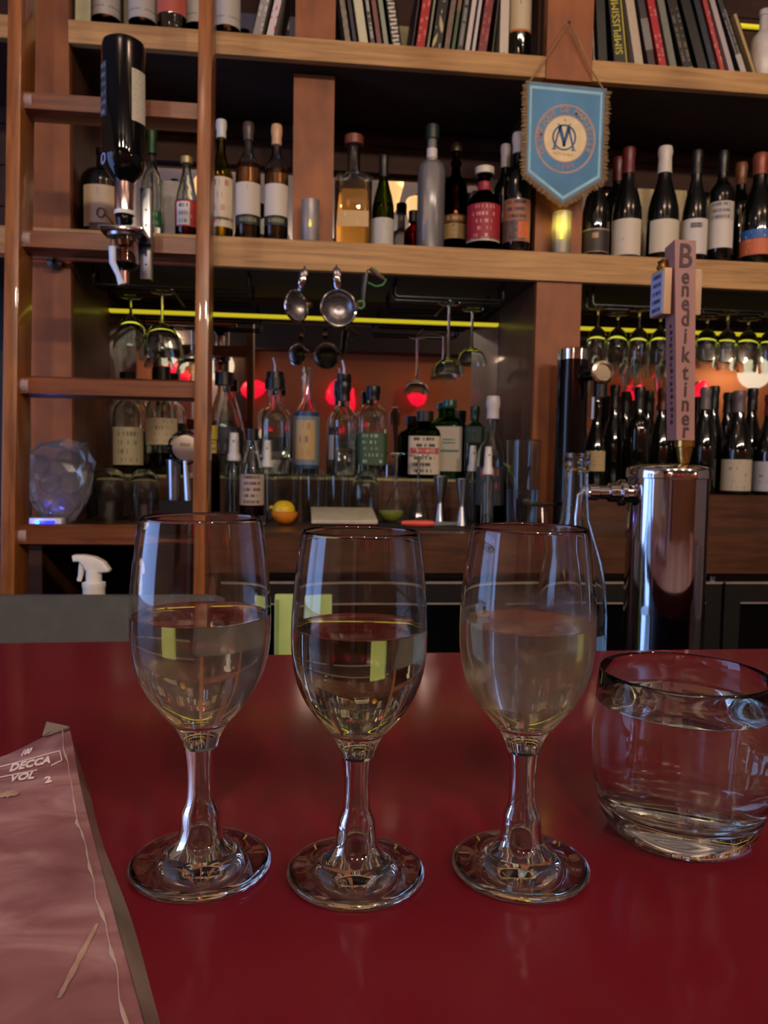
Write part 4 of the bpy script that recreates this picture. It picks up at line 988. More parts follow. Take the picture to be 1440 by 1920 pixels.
bottle('squat dark gin bottle with an arched cream label and red band', 797, 773, 60, 2.375, zr, 'gin', glass('smoke_green', (110, 120, 90)), (.86, capm((30, 24, 24)), 1.2),
       [(818, 890, lab((190, 174, 148), (60, 50, 46), 6, 56, .5), 1.2), (840, 852, lab((160, 50, 44), (200, 160, 140), 1, 57, .5), .9)], (.8, liq('gin', (210, 210, 190))), q=.68)
bottle('pale green gin bottle with a white label and thin teal line', 843, 752, 52, 2.447, zr, 'gin', glass('pale_green_glass', (130, 190, 140)), (.9, capm((70, 100, 90), .3, .5), 1.15),
       [(800, 884, lab((196, 186, 172), (160, 180, 170), 3, 58, .2), 1.0), (844, 848, capm((50, 120, 110)), .5), (822, 834, lab((196, 186, 172), (60, 130, 120), 2, 59, .6), .4)], (.6, M_WATER), q=.7)
bottle('dark green flat liqueur bottle beside the pale green gin', 891, 764, 36, YR, zr, 'gin', plain('deep_green_glass', (14, 34, 22), .08, coat=.5), (.84, capm((18, 40, 28)), 1.1),
       [(800, 830, lab((24, 50, 34), (90, 120, 90), 2, 60, .4), 1.2)])
q = on_c(924, 983)
bottle('clear bottle with a white cap and red-printed grey label near the partition', 925, 745, 56, q.y, ZC, 'tall', CL, (.83, capm((196, 188, 188)), 1.15),
       [(876, 948, lab((66, 74, 82), (196, 86, 84), 3, 61, .45), 1.2, -.2)], (.35, liq('dark_wine', (30, 10, 16))))
bottle('small bitters bottle with a yellow label beside the ladder rail', 400, 800, 26, 2.27, ZC, 'round', glass('bitters_glass', (110, 60, 30)), (.86, capm((190, 160, 40)), 1.3),
       [(826, 870, lab((200, 170, 40), (60, 40, 30), 4, 62, .5), 1.3)])
q = on_c(473, 978)
bottle('white-labelled bitters bottle with a black cap on the black tray', 473, 806, 46, q.y-.02, ZC+.011, 'cone', CL, (.88, BK, 1.2),
       [(890, 948, lab((180, 160, 148), (96, 76, 70), 5, 63, .55), 1.25)], (.4, liq('tea', (150, 100, 70))))
def atomizer(label, px, top, py, w, tray=0):
    q = on_c(px, py, ZC+tray); h = P(px, top, q.y).z-ZC-tray; r = m(w/2, q)
    t = thing('spray_vial', label, 'spray bottle', (q.x, q.y, ZC+tray+.0008), 'small clear spray vials with white pumps')
    o = [(r*.9, 0), (r, .003), (r, h*.58), (r*.7, h*.64), (r*.45, h*.66), (r*.45, h*.70)]
    MB().lathe([(max(.0008, a-.0015), max(z, .004)) for a, z in o][::-1]+o, 18, caps=False).build('vial', M_CLEAR, t, angle=60)
    MB().lathe([(r*.55, h*.66), (r*.80, h*.665), (r*.78, h*.73), (r*.62, h*.76), (r*.56, h*.93), (r*.5, h), (0, h)], 16).build('pump', M_WHITE, t)
    MB().lathe([(0, 0), (.0022, 0), (.0022, .004), (0, .004)], 8, at=(0, -r*.56, h*.90), M=Matrix.Rotation(PI/2, 4, 'X')).build('nozzle', M_BLACK, t)
    MB().tube([(0, 0, h*.66), (.001, 0, h*.3), (.003, 0, .008)], .0013, 6).build('dip_tube', M_WHITE, t)
atomizer('clear spray vial with a white pump, left on the black tray', 438, 812, 965, 32, .011)
atomizer('clear spray vial with a white pump behind the bitters label', 500, 826, 962, 26)
atomizer('clear spray vial with a white pump beside the jiggers', 884, 836, 968, 24)
atomizer('clear spray vial seen in front of the white-capped bottle', 912, 838, 992, 24)
# black tray
q = on_c(440, 984)
t = thing('bar_tray', 'low black tray holding the bitters and spray vials', 'tray', (q.x+.0, q.y+.02, ZC+.0008))
MB().box((0, 0, .005), (.17, .15, .01), bevel=.002).build('base', M_BLACK, t)
for a, b_ in (((-.085, -.075, .01), (.085, -.072, .028)), ((-.085, .072, .01), (.085, .075, .028)), ((-.085, -.072, .01), (-.082, .072, .028)), ((.082, -.072, .01), (.085, .072, .028))):
    MB().span(a, b_).build('rim', M_BLACK, t, smooth=False)
# lemon half on an orange half
def citrus(name, label, px, py, w, rgb, z, half, flip=False):
    q = on_c(px, py); r = m(w/2, q)
    t = thing(name, label, 'fruit', (q.x, q.y, z))
    n = 10; pr = [(r*math.sin(k*PI/2/n), r*.92*(1-math.cos(k*PI/2/n))) for k in range(n+1)]
    if flip: pr = [(a, r*.92-b_) for a, b_ in pr][::-1]
    MB().lathe(pr if not flip else pr, 22).build('peel', plain(name+'_peel', rgb, .4, bump=.6, scale=160), t)
    zt = r*.92 if not flip else 0
    MB().lathe([(0, zt+.0004), (r*.93, zt+.0004), (r*.93, zt+.0012), (0, zt+.0016)], 20).build('flesh', plain(name+'_flesh', tuple(min(255, int(c*1.08+14)) for c in rgb), .35, vary=.25, scale=60), t)
    return q, r
qo, ro = citrus('orange', 'orange half lying cut side up under the lemon', 533, 984, 50, (214, 128, 30), ZC+.0008, True)
ql = P(530, 962, qo.y); rl_ = m(21, ql)
t = thing('lemon', 'yellow lemon half resting on the orange half', 'fruit', (qo.x-.002, qo.y, ZC+ro*.92+.0030))
MB().lathe([(0, 0), (rl_*1.0, 0), (rl_*1.02, rl_*.15), (rl_*.93, rl_*.5), (rl_*.66, rl_*.82), (rl_*.3, rl_*.96), (0, rl_*.98)], 22).build('peel', plain('lemon_peel', (216, 178, 28), .38, bump=.6, scale=160), t)
MB().lathe([(0, 0), (.006, 0), (.004, .008), (0, .01)], 10, at=(-rl_*.98, 0, rl_*.35), M=Matrix.Rotation(-PI/2, 4, 'Y')).build('tip', plain('lemon_tip', (206, 160, 30), .4), t)
citrus('lime', 'lime half on the dark mat right of the cutting board', 733, 982, 46, (112, 122, 44), ZC+.0045, True)
# white cutting board, tilted on a black block
q = P(648, 986, 2.06)
cb = thing('cutting_board', 'white cutting board tilted up on a black stand', 'cutting board', (q.x-.002, 2.06, ZC+.0008))
tl = math.radians(9)
MB().box((.0, .085, .012+.085*math.sin(tl)), (.178, .165, .011), Matrix.Rotation(tl, 3, 'X') @ Matrix.Rotation(.0, 3, 'Z'), .003).build('board', plain('board_white', (190, 182, 158), .5), cb)
MB().add([(-.08, .02, 0), (.08, .02, 0), (.08, .15, 0), (-.08, .15, 0), (-.08, .02, .004), (.08, .02, .004), (.08, .15, .024), (-.08, .15, .024)],
         [(0, 3, 2, 1), (4, 5, 6, 7), (0, 1, 5, 4), (1, 2, 6, 5), (2, 3, 7, 6), (3, 0, 4, 7)]).build('stand', M_BLACK, cb, smooth=False)
# dark rubber mat along the counter front, knife
a, b_ = P(715, 990, 2.0), Vector((XR0-.006, 2, 0))
t = thing('bar_mat', 'black rubber mat on the counter under the jiggers', 'mat', ((a.x+b_.x)/2, 2.12, ZC+.0004))
MB().box((0, 0, .0015), (b_.x-a.x, .29, .003), bevel=.001).build('sheet', plain('black_rubber', (16, 15, 15), .7), t, smooth=False)
rb_ = MB()
for k in range(40): rb_.box((-(b_.x-a.x)/2+.02+k*(b_.x-a.x-.04)/39, 0, .0035), (.004, .27, .0012))
o = rb_.build('ribs', plain('black_rubber', (16, 15, 15), .7), t, smooth=False); o['kind'] = 'stuff'
q = P(785, 981, 2.05)
t = thing('paring_knife', 'small knife with a coral red handle on the dark mat', 'knife', (q.x, 2.05, ZC+.0045), None, (0, 0, -.06))
MB().lathe([(0, -.048), (.006, -.046), (.0085, -.02), (.009, .02), (.007, .04), (0, .044)], 14, at=(0, 0, .0085), M=Matrix.Rotation(PI/2, 4, 'Y')).build('handle', plain('coral_handle', (220, 82, 66), .4), t)
MB().add([(.042, -.0008, .003), (.115, -.0008, .006), (.104, -.0008, .013), (.042, -.0008, .014), (.042, .0008, .003), (.115, .0008, .006), (.104, .0008, .013), (.042, .0008, .014)],
         [(0, 1, 2, 3), (7, 6, 5, 4), (0, 4, 5, 1), (1, 5, 6, 2), (2, 6, 7, 3), (3, 7, 4, 0)]).build('blade', M_STEEL, t, smooth=False)
# jiggers
def jigger(label, px, y0, y1, w):
    q = Zp(px, y1, ZC+.003); Y = min(q.y, 2.24); q = P(px, y1, Y); h = P(px, y0, Y).z-ZC-.004; r = m(w/2, q)
    t = thing('jigger', label, 'jigger', (q.x, Y, ZC+.0045), 'steel jiggers on the mat')
    MB().lathe([(r*.95, 0), (r*.94, .001), (r*.45, h*.40), (.0, h*.40)], 20, caps=False).build('small_cup', M_STEEL, t)
    MB().lathe([(r*.44, h*.395), (r*.5, h*.415), (r*.44, h*.435)], 20, caps=False).build('waist', M_STEEL, t)
    MB().lathe([(0, h*.44), (r*.45, h*.42), (r*1.05, h), (r*1.0, h), (r*.42, h*.47), (0, h*.47)], 20, caps=False).build('large_cup', M_STEEL, t)
jigger('steel double jigger, left of the pair', 825, 893, 972, 26)
jigger('steel double jigger, right and nearer of the pair', 865, 898, 986, 25)
def tumbler(label, px, y0, y1, w, name='tumbler', up=False, group=None, Y=None, taper=1.0, kind='round'):
    q = on_c(px, y1) if Y is None else P(px, y1, Y); h = P(px, y0, q.y).z-ZC; r = m(w/2, q)
    t = thing(name, label, 'glass', (q.x, q.y, ZC+.0008), group)
    if kind == 'round': o = [(r*.82, 0), (r*.95, h*.25), (r, h*.5), (r*.93, h*.75), (r*.72, h*.93), (r*.4, h), (0, h)]     # stemless, standing on its rim
    else: o = [(r*taper, 0), (r*taper, .003), (r, h)]
    if kind == 'round':
        i_ = [(max(0, a-.0016), z if k == 0 else z-(.0016 if z < h*.9 else .005)) for k, (a, z) in enumerate(o)]
        MB().lathe(o[::-1]+i_, 24, caps=False).build('bowl', M_CLEAR, t, angle=60)
        MB().lathe([(r*.40, h-.0002), (r*.42, h+.003), (r*.36, h+.003), (r*.34, h)], 20, closed=True).build('foot_ring', M_CLEAR, t)
    else:
        i_ = [(r-.002, h), (r*taper-.002, .008), (0, .008)]
        MB().lathe([(0, 0)]+o+i_, 24, caps=False).build('wall', M_CLEAR, t, angle=60)
        MB().tube([((r-.001)*math.cos(k*PI/12), (r-.001)*math.sin(k*PI/12), h) for k in range(24)], .0013, 6, close=True).build('rim', M_CLEAR, t)
    return t, r, h
GT = 'stemless glasses standing upside down on the counter'
tumbler('upturned stemless glass behind the lowest ladder rung, left of the pair', 203, 880, 975, 74, group=GT, name='stemless_glass')
tumbler('upturned stemless glass behind the lowest ladder rung, right of the pair', 270, 882, 972, 60, group=GT, name='stemless_glass', Y=2.2)
tumbler('upturned stemless glass behind the white cutting board', 684, 886, 966, 54, group=GT, name='stemless_glass', Y=2.28)
GT2 = 'low tumblers behind the orange'
for k, (x, w) in enumerate(((540, 42), (588, 46), (634, 42))):
    tumbler('%s low clear tumbler counting from the orange half' % ('first', 'second', 'third')[k], x, 892, 960, w, Y=2.275, taper=.85, kind='cup', group=GT2)
t, r, h = tumbler('tall ribbed mixing glass with ice water left of the black tap', 978, 826, 985, 64, name='mixing_glass', Y=2.052, taper=.85, kind='cup')
MB().lathe([(0, .0085), (r*.85-.0016, .0085), (r*.93-.0018, h*.45), (0, h*.45)], 24).build('water', M_WATER, t)
MB().tube([(-.01, -.01, h*.4), (-.045, -.012, h*.7), (-.058, -.012, h*.74)], [.004, .006, .001], 8).build('herb_sprig', plain('herb_green', (70, 92, 36), .6), t)
# stemmed glasses standing upside down
def inverted(label, px, y0, y1, w, Y):
    q = P(px, y1, Y); h = P(px, y0, Y).z-ZC; r = m(w/2, q)
    t = thing('cocktail_glass', label, 'glass', (q.x, Y, ZC+.0042), 'cocktail glasses standing upside down on the mat')
    o = [(r, 0), (r*.72, h*.25), (r*.3, h*.46), (.005, h*.52)]
    MB().lathe([(max(.0004, a-.0014), z if k == 0 else z-.0014) for k, (a, z) in enumerate(o)][::-1]+o, 22, caps=False).build('bowl', M_CLEAR, t, angle=60)
    MB().lathe([(.005, h*.52), (.004, h*.6), (.004, h*.92), (.008, h*.96)], 12, caps=False).build('stem', M_CLEAR, t)
    MB().lathe([(.008, h*.96), (r*.78, h*.985), (r*.8, h), (0, h)], 22).build('foot', M_CLEAR, t)
inverted('upside-down cocktail glass above the lime, left of the pair', 741, 852, 978, 50, 2.215)
inverted('upside-down cocktail glass above the lime, right of the pair', 783, 856, 970, 46, 2.27)
# small steel stand at the right
q = P(1010, 990, 2.16); h = P(1010, 944, 1.955).z-ZC-.0042
t = thing('steel_saucer', 'low steel saucer on three legs in front of the black tap', 'saucer', (P(1012, 946, 1.955).x, 1.955, ZC+.0042))
MB().lathe([(0, h-.008), (.02, h-.007), (.043, h-.001), (.045, h), (.043, h+.001), (.02, h-.004), (0, h-.005)], 24).build('dish', M_STEEL, t)
for k in range(3):
    a = k*2*PI/3-PI/2; MB().tube([(.02*math.cos(a), .02*math.sin(a), h-.007), (.034*math.cos(a), .034*math.sin(a), .0)], .0022, 6).build('leg', M_STEEL, t)

# left corner: a crumpled bag of cups, a white socket strip with a blue light, a black caddy
q = P(112, 968, 2.3)
YG = 2.045; bg = thing('bag_of_cups', 'crumpled clear plastic bag of glass cups behind the ladder', 'bag', (P(112, 968, YG).x, YG, ZC+.0008))
W_, H_ = m(70, P(112, 968, YG)), P(112, 832, YG).z-ZC
rnd = random.Random(5)
bm = bmesh.new(); bmesh.ops.create_icosphere(bm, subdivisions=3, radius=1)
for v in bm.verts:
    c = v.co; zz = (c.z+1)/2; f_ = .60+.44*zz; j_ = 1+rnd.uniform(-.11, .11)
    top = 1+(rnd.uniform(-.10, .09) if zz > .8 else 0)
    v.co = Vector((math.copysign(abs(c.x)**.55, c.x)*W_*f_*j_, math.copysign(abs(c.y)**.7, c.y)*.036*j_*(.7+.3*zz), H_*max(0, min(1, zz**.9))*top))
MB().bm(bm).build('bag', film('bag_plastic', (226, 220, 228), .84, .28), bg, smooth=False)
for k, (u, v_, r_) in enumerate(((-.55, .18, .028), (.1, .2, .028), (-.2, .52, .026), (.35, .5, .03), (-.5, .72, .024), (.3, .8, .026))):
    rot = Matrix.Rotation(PI/2+rnd.uniform(-.3, .3), 4, 'X')
    o = [(r_*.75, -.02), (r_, .02)]
    MB().lathe([(0, -.018), (r_*.74-.0015, -.018), (r_-.0015, .02), (r_, .02), (r_*.75, -.02), (0, -.02)], 18, at=(u*W_*.9, .0, max(r_*1.05, v_*H_)), M=rot, caps=False).build('cup', M_CLEAR, bg, angle=60)
q = P(85, 974, 2.0)
t = thing('socket_strip', 'white socket strip with a bright blue light on the counter', 'power strip', (q.x, 2.0, ZC+.0008))
MB().box((0, 0, .011), (m(66, q), .035, .021), bevel=.004).build('case', M_WHITE, t)
M_BLUE = plain('blue_light_glow', (30, 40, 255), .3, emit=3.0, vary=0)
MB().box((.006, -.0178, .010), (m(34, q), .002, .012), bevel=.001).build('light_bar', M_BLUE, t)
MB().lathe([(0, 0), (.0048, 0), (.003, .002), (0, .002)], 12, at=(-.013, -.0188, .011), M=Matrix.Rotation(PI/2, 4, 'X')).build('indicator', plain('cyan_light_glow', (60, 190, 255), .3, emit=3.5, vary=0), t)
point('socket_strip_light', (q.x-.01, 1.965, ZC+.016), .10, (.1, .12, 1), .008)
q = P(336, 974, 2.1)
cy = thing('tool_caddy', 'low black caddy with steel bar tools beside the ladder rail', 'caddy', (q.x, 2.1, ZC+.0008))
Wc, Hc = m(64, q), P(336, 938, 2.1).z-ZC
for a, b_ in (((-Wc/2, -.035, 0), (Wc/2, .035, .004)), ((-Wc/2, -.035, .004), (Wc/2, -.032, Hc)), ((-Wc/2, .032, .004), (Wc/2, .035, Hc)), ((-Wc/2, -.032, .004), (-Wc/2+.003, .032, Hc)), ((Wc/2-.003, -.032, .004), (Wc/2, .032, Hc))):
    MB().span(a, b_).build('side', M_BLACK, cy, smooth=False)
def at2(px, py, Y=2.1): return P(px, py, Y)-cy.location
t = thing('shaker_tin', 'tall steel tin standing in the black caddy', 'shaker', tuple(cy.location+Vector((at2(325, 940).x, .008, .0055))))
hh = P(327, 862, 2.1).z-ZC-.006
MB().lathe([(.014, 0), (.019, hh), (.0175, hh), (.0128, .004), (0, .004)], 18).build('cup', M_STEEL, t)
MB().tube([(.019*math.cos(k*PI/10), .019*math.sin(k*PI/10), hh) for k in range(20)], .0012, 6, close=True).build('rim', M_CHROME, t)
t = thing('hawthorne_strainer', 'round coil strainer with a toothed plate standing in the black caddy', 'strainer', tuple(cy.location+Vector((at2(350, 940).x, -.022, .0055))))
cz_, rr = P(346, 840, 2.1).z-ZC-.006, m(30, P(346, 840, 2.1))
MB().tube([(rr*(1+.05*math.cos(k*1.9))*math.cos(k*2*PI/150), .004*math.sin(k*1.9)-.004, cz_+rr*(1+.05*math.cos(k*1.9))*math.sin(k*2*PI/150)) for k in range(150)], .0024, 5, close=True).build('coil', M_DSTEEL, t)
MB().lathe([(0, 0), (rr*.74, 0), (rr*.78, .002), (rr*.3, .004), (0, .004)], 24, at=(0, -.004, cz_), M=Matrix.Rotation(PI/2, 4, 'X')).build('plate', plain('pale_steel', (190, 180, 160), .3, .8), t)
for k in range(5): MB().box((-.010+k*.005, -.0095, cz_+.008), (.0018, .002, .009)).build('slot', M_BLACK, t, smooth=False)
MB().tube([(0, -.004, cz_-rr*.8), (.006, -.002, cz_*.4), (.008, 0, .001)], [.006, .009, .007], 8).build('handle', M_STEEL, t)

# dark wine bottles on the step of the right bay
zR = ZC+.095
GB = 'dark wine bottles standing on the counter in the right bay'
RA, RB, RC = 2.243, 2.330, 2.417
rb = [(1120, 748, 42, RA, None, (846, 884, (170, 150, 110), -.2)), (1154, 724, 44, RB, (20, 20, 20), None), (1174, 736, 42, RC, (30, 26, 28), None), (1200, 728, 46, RA, (18, 18, 18), None),
      (1217, 734, 42, RC, (34, 20, 22), None), (1243, 730, 44, RB, (84, 22, 30), None), (1288, 732, 43, RB, (40, 40, 44), None), (1324, 728, 46, RA, (104, 94, 98), None),
      (1340, 726, 44, RB, (16, 16, 16), None), (1366, 738, 42, RC, (24, 24, 26), None), (1387, 735, 56, RA, (92, 80, 86), (862, 921, (178, 168, 146), 0)), (1412, 730, 44, RB, (14, 14, 14), None),
      (1447, 742, 54, RA, (110, 24, 34), (866, 922, (170, 166, 170), -.2)), (1262, 738, 42, RC, (28, 26, 30), None), (1490, 738, 44, RB, (30, 30, 40), None)]
nth = ['first', 'second', 'third', 'fourth', 'fifth', 'sixth', 'seventh', 'eighth', 'ninth', 'tenth', 'eleventh', 'twelfth', 'thirteenth', 'fourteenth', 'fifteenth']
order = {x: k for k, x in enumerate(sorted(r_[0] for r_ in rb))}
for x, top, w_, Y, cc, lb in rb:
    labs = [(lb[0], lb[1], lab(lb[2], tuple(int(c*.7) for c in lb[2]), 5, x, .4), 1.15, lb[3])] if lb else []
    extra = ' with a cream label' if lb else ''
    bottle('dark wine bottle%s in the right bay, %s from the black tap' % (extra, nth[order[x]]), x, top, w_, Y, zR, 'burgundy' if x % 3 else 'bordeaux', M_DARKGL, (.8, capm(cc), 1.05) if cc else None, labs, group=GB)

# ================================================================ behind the bar: taps, carafe, tub, spray bottle
YT = .98
c = P(1254, 880, YT); rt = m(73, c)
tw = thing('beer_tower', 'polished steel beer tower cylinder with a side faucet behind the red bar', 'beer tower', (c.x, YT, ZL+.0008))
ht = c.z-ZL
MB().lathe([(rt*1.12, 0), (rt*1.12, .012), (rt, .016), (rt, ht-.012), (rt*1.0, ht-.012)], 48, caps=False).build('column', plain('mirror_steel', (196, 194, 200), .07, 1, vary=.03, scale=80), tw, angle=30)
MB().lathe([(rt*1.0, ht-.013), (rt*1.045, ht-.012), (rt*1.045, ht-.002), (rt*1.02, ht+.001), (rt*.8, ht+.0045), (rt*.3, ht+.0065), (0, ht+.007)], 48).build('cap', M_CHROME, tw)
a = P(1182, 924, YT)-tw.location; L = a.x+rt
rows = [(0, 0), (.013, 0), (.0135, .012), (.0175, .014), (.0175, .020), (.0125, .022), (.0125, .034), (.009, .036), (.009, .048), (.0105, .05), (.0105, .062), (0, .062)]
MB().lathe(rows, 20, at=(-rt+.004, 0, a.z), M=Matrix.Rotation(-PI/2, 4, 'Y')).build('faucet_shank', M_CHROME, tw)
MB().lathe([(0, 0), (.0016, 0), (.0016, .001), (0, .001)], 8, at=(-rt-.024, -.0124, a.z+.002), M=Matrix.Rotation(PI/2, 4, 'X')).build('set_screw', M_BLACK, tw)
MB().tube([(-rt-.054, 0, a.z), (-rt-.066, 0, a.z-.006), (-rt-.070, 0, a.z-.03), (-rt-.070, 0, a.z-.07)], [.009, .009, .008, .007], 14).build('faucet_spout', M_CHROME, tw)
MB().box((rt*.42, -rt*.93, ht*.62), (.008, .003, .09), Matrix.Rotation(.43, 3, 'Z')).build('seam_plate', M_STEEL, tw)
# tap handle on top
hp = P(1282, 872, YT)
th_ = thing('tap_handle', 'tall mauve wooden tap handle with dark stacked lettering on the beer tower', 'tap handle', (hp.x, YT, tw.location.z+ht+.0072))
O = th_.location.copy()
zb, zt = P(1285, 826, YT).z-O.z, P(1285, 456, YT).z-O.z
MB().lathe([(.0068, 0), (.0105, .020), (.0105, .021), (.0128, .022), (.0128, .036), (.011, .038), (.011, zb+.004)], 20).build('ferrule', M_BRASS, th_)
M_HAN = plain('mauve_handle', (146, 104, 100), .55, vary=.05, scale=20)
xl0, xr0 = P(1268.5, 826, YT-.0135).x-O.x, P(1302, 826, YT-.0135).x-O.x
xl1, xr1 = P(1265, 456, YT-.0135).x-O.x, P(1305, 456, YT-.0135).x-O.x
d = .0135
mb = MB().add([(xl0, -d, zb), (xr0, -d, zb), (xr0, d, zb), (xl0, d, zb), (xl1, -d, zt), (xr1, -d, zt), (xr1, d, zt-.004), (xl1, d, zt-.004)],
              [(0, 3, 2, 1), (4, 5, 6, 7), (0, 1, 5, 4), (1, 2, 6, 5), (2, 3, 7, 6), (3, 0, 4, 7)])
mb.build('handle', M_HAN, th_, smooth=False)
M_INKH = plain('dark_handle_print', (58, 30, 34), .6)
ys = (482, 519, 543, 569, 598, 631, 666, 699, 731, 758, 785, 808)
for ch, py in zip('Benediktiner', ys):
    big = ch == 'B'
    p = P(1285, py, YT-d)-O; p.y = -d-.0004
    text(th_, ch, .043 if big else .0285, face_front(p), M_INKH, sx=.8, ext=.0005, bold=.0005)
# small raised marks down its left side, and the crest plates
for k in range(16):
    p = P(1259, 612+k*12, YT)-O; xs = xl1+(xl0-xl1)*((zt-p.z)/(zt-zb))
    MB().box((xs-.0002, -.002+(.0015 if k % 3 == 0 else 0), p.z), (.0008, .0062 if k % 2 else .0044, .0052 if k % 4 else .0036)).build('side_mark', M_INKH, th_, smooth=False)
M_SHIELD = printed('shield_print', (150, 160, 196), (50, 56, 86), 5, 77, .6, axis=1)
for sgn in (-1, 1):
    x0 = (xl1 if sgn < 0 else xr1)+sgn*.0006
    za, zb2 = P(1255, 592, YT).z-O.z, P(1255, 488, YT).z-O.z
    pl = MB().span((x0, -.0115, za), (x0+sgn*.0105, .026, zb2-.012), bevel=.0012).build('crest_plate', plain('plate_wood', (176, 140, 104), .5), th_)
    MB().span((x0+sgn*.0106, -.0095, za+.002), (x0+sgn*.0116, .024, zb2-.016)).build('crest_print', M_SHIELD, pl, smooth=False)
    MB().lathe([(0, 0), (.006, .001), (.008, .006), (.0055, .011), (.007, .014), (0, .018)], 12, at=(x0+sgn*.004, .008, zb2-.014)).build('crown', M_BRASS, pl)

# black tap column on the back counter
YB_ = 1.985; c = P(1075, 662, YB_); rb_ = m(29, c)
bt = thing('black_tap_column', 'black beer tap column with a chrome top on the back counter', 'beer tower', (c.x, YB_, ZC+.0008))
hb = c.z-ZC
MB().lathe([(rb_*1.2, 0), (rb_*1.2, .01), (rb_, .014), (rb_, hb-.022)], 32).build('column', M_BLKGL, bt)
MB().lathe([(rb_, hb-.0215), (rb_*1.03, hb-.02), (rb_*1.03, hb+.006), (rb_*.9, hb+.010), (0, hb+.012)], 32).build('cap', M_CHROME, bt)
a = P(1112, 701, YB_-.04)-bt.location
MB().tube([(0, 0, a.z), (a.x*.5, -.03, a.z), (a.x, -.07, a.z)], [.022, .020, .019], 16).build('arm', M_BLKGL, bt)
fc = a+Vector((0.010, -.035, 0))
MB().lathe([(.018, -.004), (.029, -.004), (.031, .002), (.029, .008), (.022, .010), (.021, .004), (.0, .004)], 28, at=fc, M=Matrix.Rotation(PI/2, 4, 'X')).build('face_ring', plain('pale_chrome', (200, 190, 165), .2, 1), bt)
MB().tube([fc+Vector((.002, .012, -.02)), fc+Vector((.002, .012, -.062))], .017, 16).build('tap_block', M_BLACK, bt)
MB().tube([fc+Vector((-.018, .008, -.062)), fc+Vector((-.018, .008, -.118))], .005, 12).build('spout', M_STEEL, bt)

# clear water carafe
YW = .92; c = P(1082, 851, YW); hw = c.z-ZL
wb = thing('water_carafe', 'clear glass bottle of water standing between the right glass and the beer tower', 'bottle', (c.x, YW, ZL+.0008))
zz = lambda py: P(1082, py, YW).z-ZL
u = m(1, c)
o = [(58, 0.0), (64, .006), (66, zz(1190)), (65.5, zz(1150)), (61, zz(1100)), (52, zz(1055)), (38, zz(1010)), (27, zz(975)), (24, zz(940)), (22.5, zz(890)), (22.5, zz(877)), (25.5, zz(874)), (25.5, zz(866)), (23.5, zz(864)), (24.5, zz(856)), (24, hw)]
o = [(a*u, b_) for a, b_ in o]
i_ = [(max(.001, a-.0028), max(b_, .009)) for a, b_ in o if not (zz(877) < b_ < zz(855))]
MB().lathe([(0, 0)]+o+[(p[0], p[1]) for p in i_[::-1]]+[(0, .009)], 40, caps=False).build('body', M_CLEAR, wb, angle=60)
li = [(a+.0003, b_) for a, b_ in i_ if b_ < zz(1160)]
MB().lathe([(0, .0087), (li[0][0], .0087)]+li[1:]+[(66*u-.0026, zz(1183)), (0, zz(1183))], 40).build('water', M_WATER, wb)

# grey tub on the ledge
tx0, tx1 = -1.02, P(432, 1130, 1.33).x; ty0, ty1 = .86, 1.37; tz = P(200, 1119, 1.35).z-ZL
tb = thing('grey_tub', 'grey plastic bus tub behind the left end of the red bar', 'tub', ((tx0+tx1)/2, (ty0+ty1)/2, ZL+.0008))
def rrect(hx, hy, r, z, n=6):
    pts = []
    for sx_, sy_, a0 in ((1, 1, 0), (-1, 1, 90), (-1, -1, 180), (1, -1, 270)):
        for k in range(n+1):
            a = math.radians(a0+90*k/n); pts.append((sx_*(hx-r)+r*math.cos(a), sy_*(hy-r)+r*math.sin(a), z))
    return pts
hx, hy = (tx1-tx0)/2, (ty1-ty0)/2
rings = [rrect(hx-.03, hy-.03, .04, 0), rrect(hx-.008, hy-.008, .05, tz-.012), rrect(hx, hy, .055, tz-.010), rrect(hx, hy, .055, tz), rrect(hx-.012, hy-.012, .05, tz), rrect(hx-.012, hy-.012, .05, tz-.004), rrect(hx-.034, hy-.034, .04, .004)]
n = len(rings[0]); vs = [p for rg in rings for p in rg]
fs = [tuple(range(n-1, -1, -1))]+[(i*n+k, i*n+(k+1) % n, (i+1)*n+(k+1) % n, (i+1)*n+k) for i in range(len(rings)-1) for k in range(n)]+[tuple((len(rings)-1)*n+k for k in range(n))]
MB().add(vs, fs).build('shell', plain('grey_tub_plastic', (74, 74, 68), .5), tb, angle=40)
# spray bottle behind the tub
YSP = 1.43; c = P(176, 1080, YSP)
sp = thing('spray_bottle', 'white trigger spray bottle behind the grey tub', 'spray bottle', (c.x, YSP, ZL+.0008))
s3 = lambda px, py: P(px, py, YSP)-sp.location
u = m(1, c); zn = s3(176, 1112).z
MB().lathe([(.026, 0), (.028, .004), (.028, zn*.55), (.024, zn*.75), (.017, zn*.9), (.016, zn)], 24).build('body', plain('milky_bottle', (190, 184, 172), .4), sp)
MB().lathe([(20*u, zn-.004), (20*u, s3(176, 1103).z), (21.5*u, s3(176, 1098).z), (21*u, s3(176, 1092).z), (14.5*u, s3(176, 1090).z), (14.5*u, s3(176, 1070).z), (0, s3(176, 1070).z)], 24).build('collar', M_WHITE, sp)
head = [(137, 1040), (160, 1040), (181, 1044), (197, 1053), (208, 1068), (206, 1072), (190, 1073), (164, 1072), (158, 1060), (150, 1052), (139, 1053)]
q0 = [(s3(x, y).x, s3(x, y).z) for x, y in head]
bm = bmesh.new()
f_ = bm.faces.new([bm.verts.new((x, -.011, z)) for x, z in q0])
r_ = bmesh.ops.extrude_face_region(bm, geom=[f_]); bmesh.ops.translate(bm, vec=(0, .022, 0), verts=[e for e in r_['geom'] if isinstance(e, bmesh.types.BMVert)])
bmesh.ops.bevel(bm, geom=list(bm.edges), offset=.0035, segments=3, affect='EDGES', profile=.6)
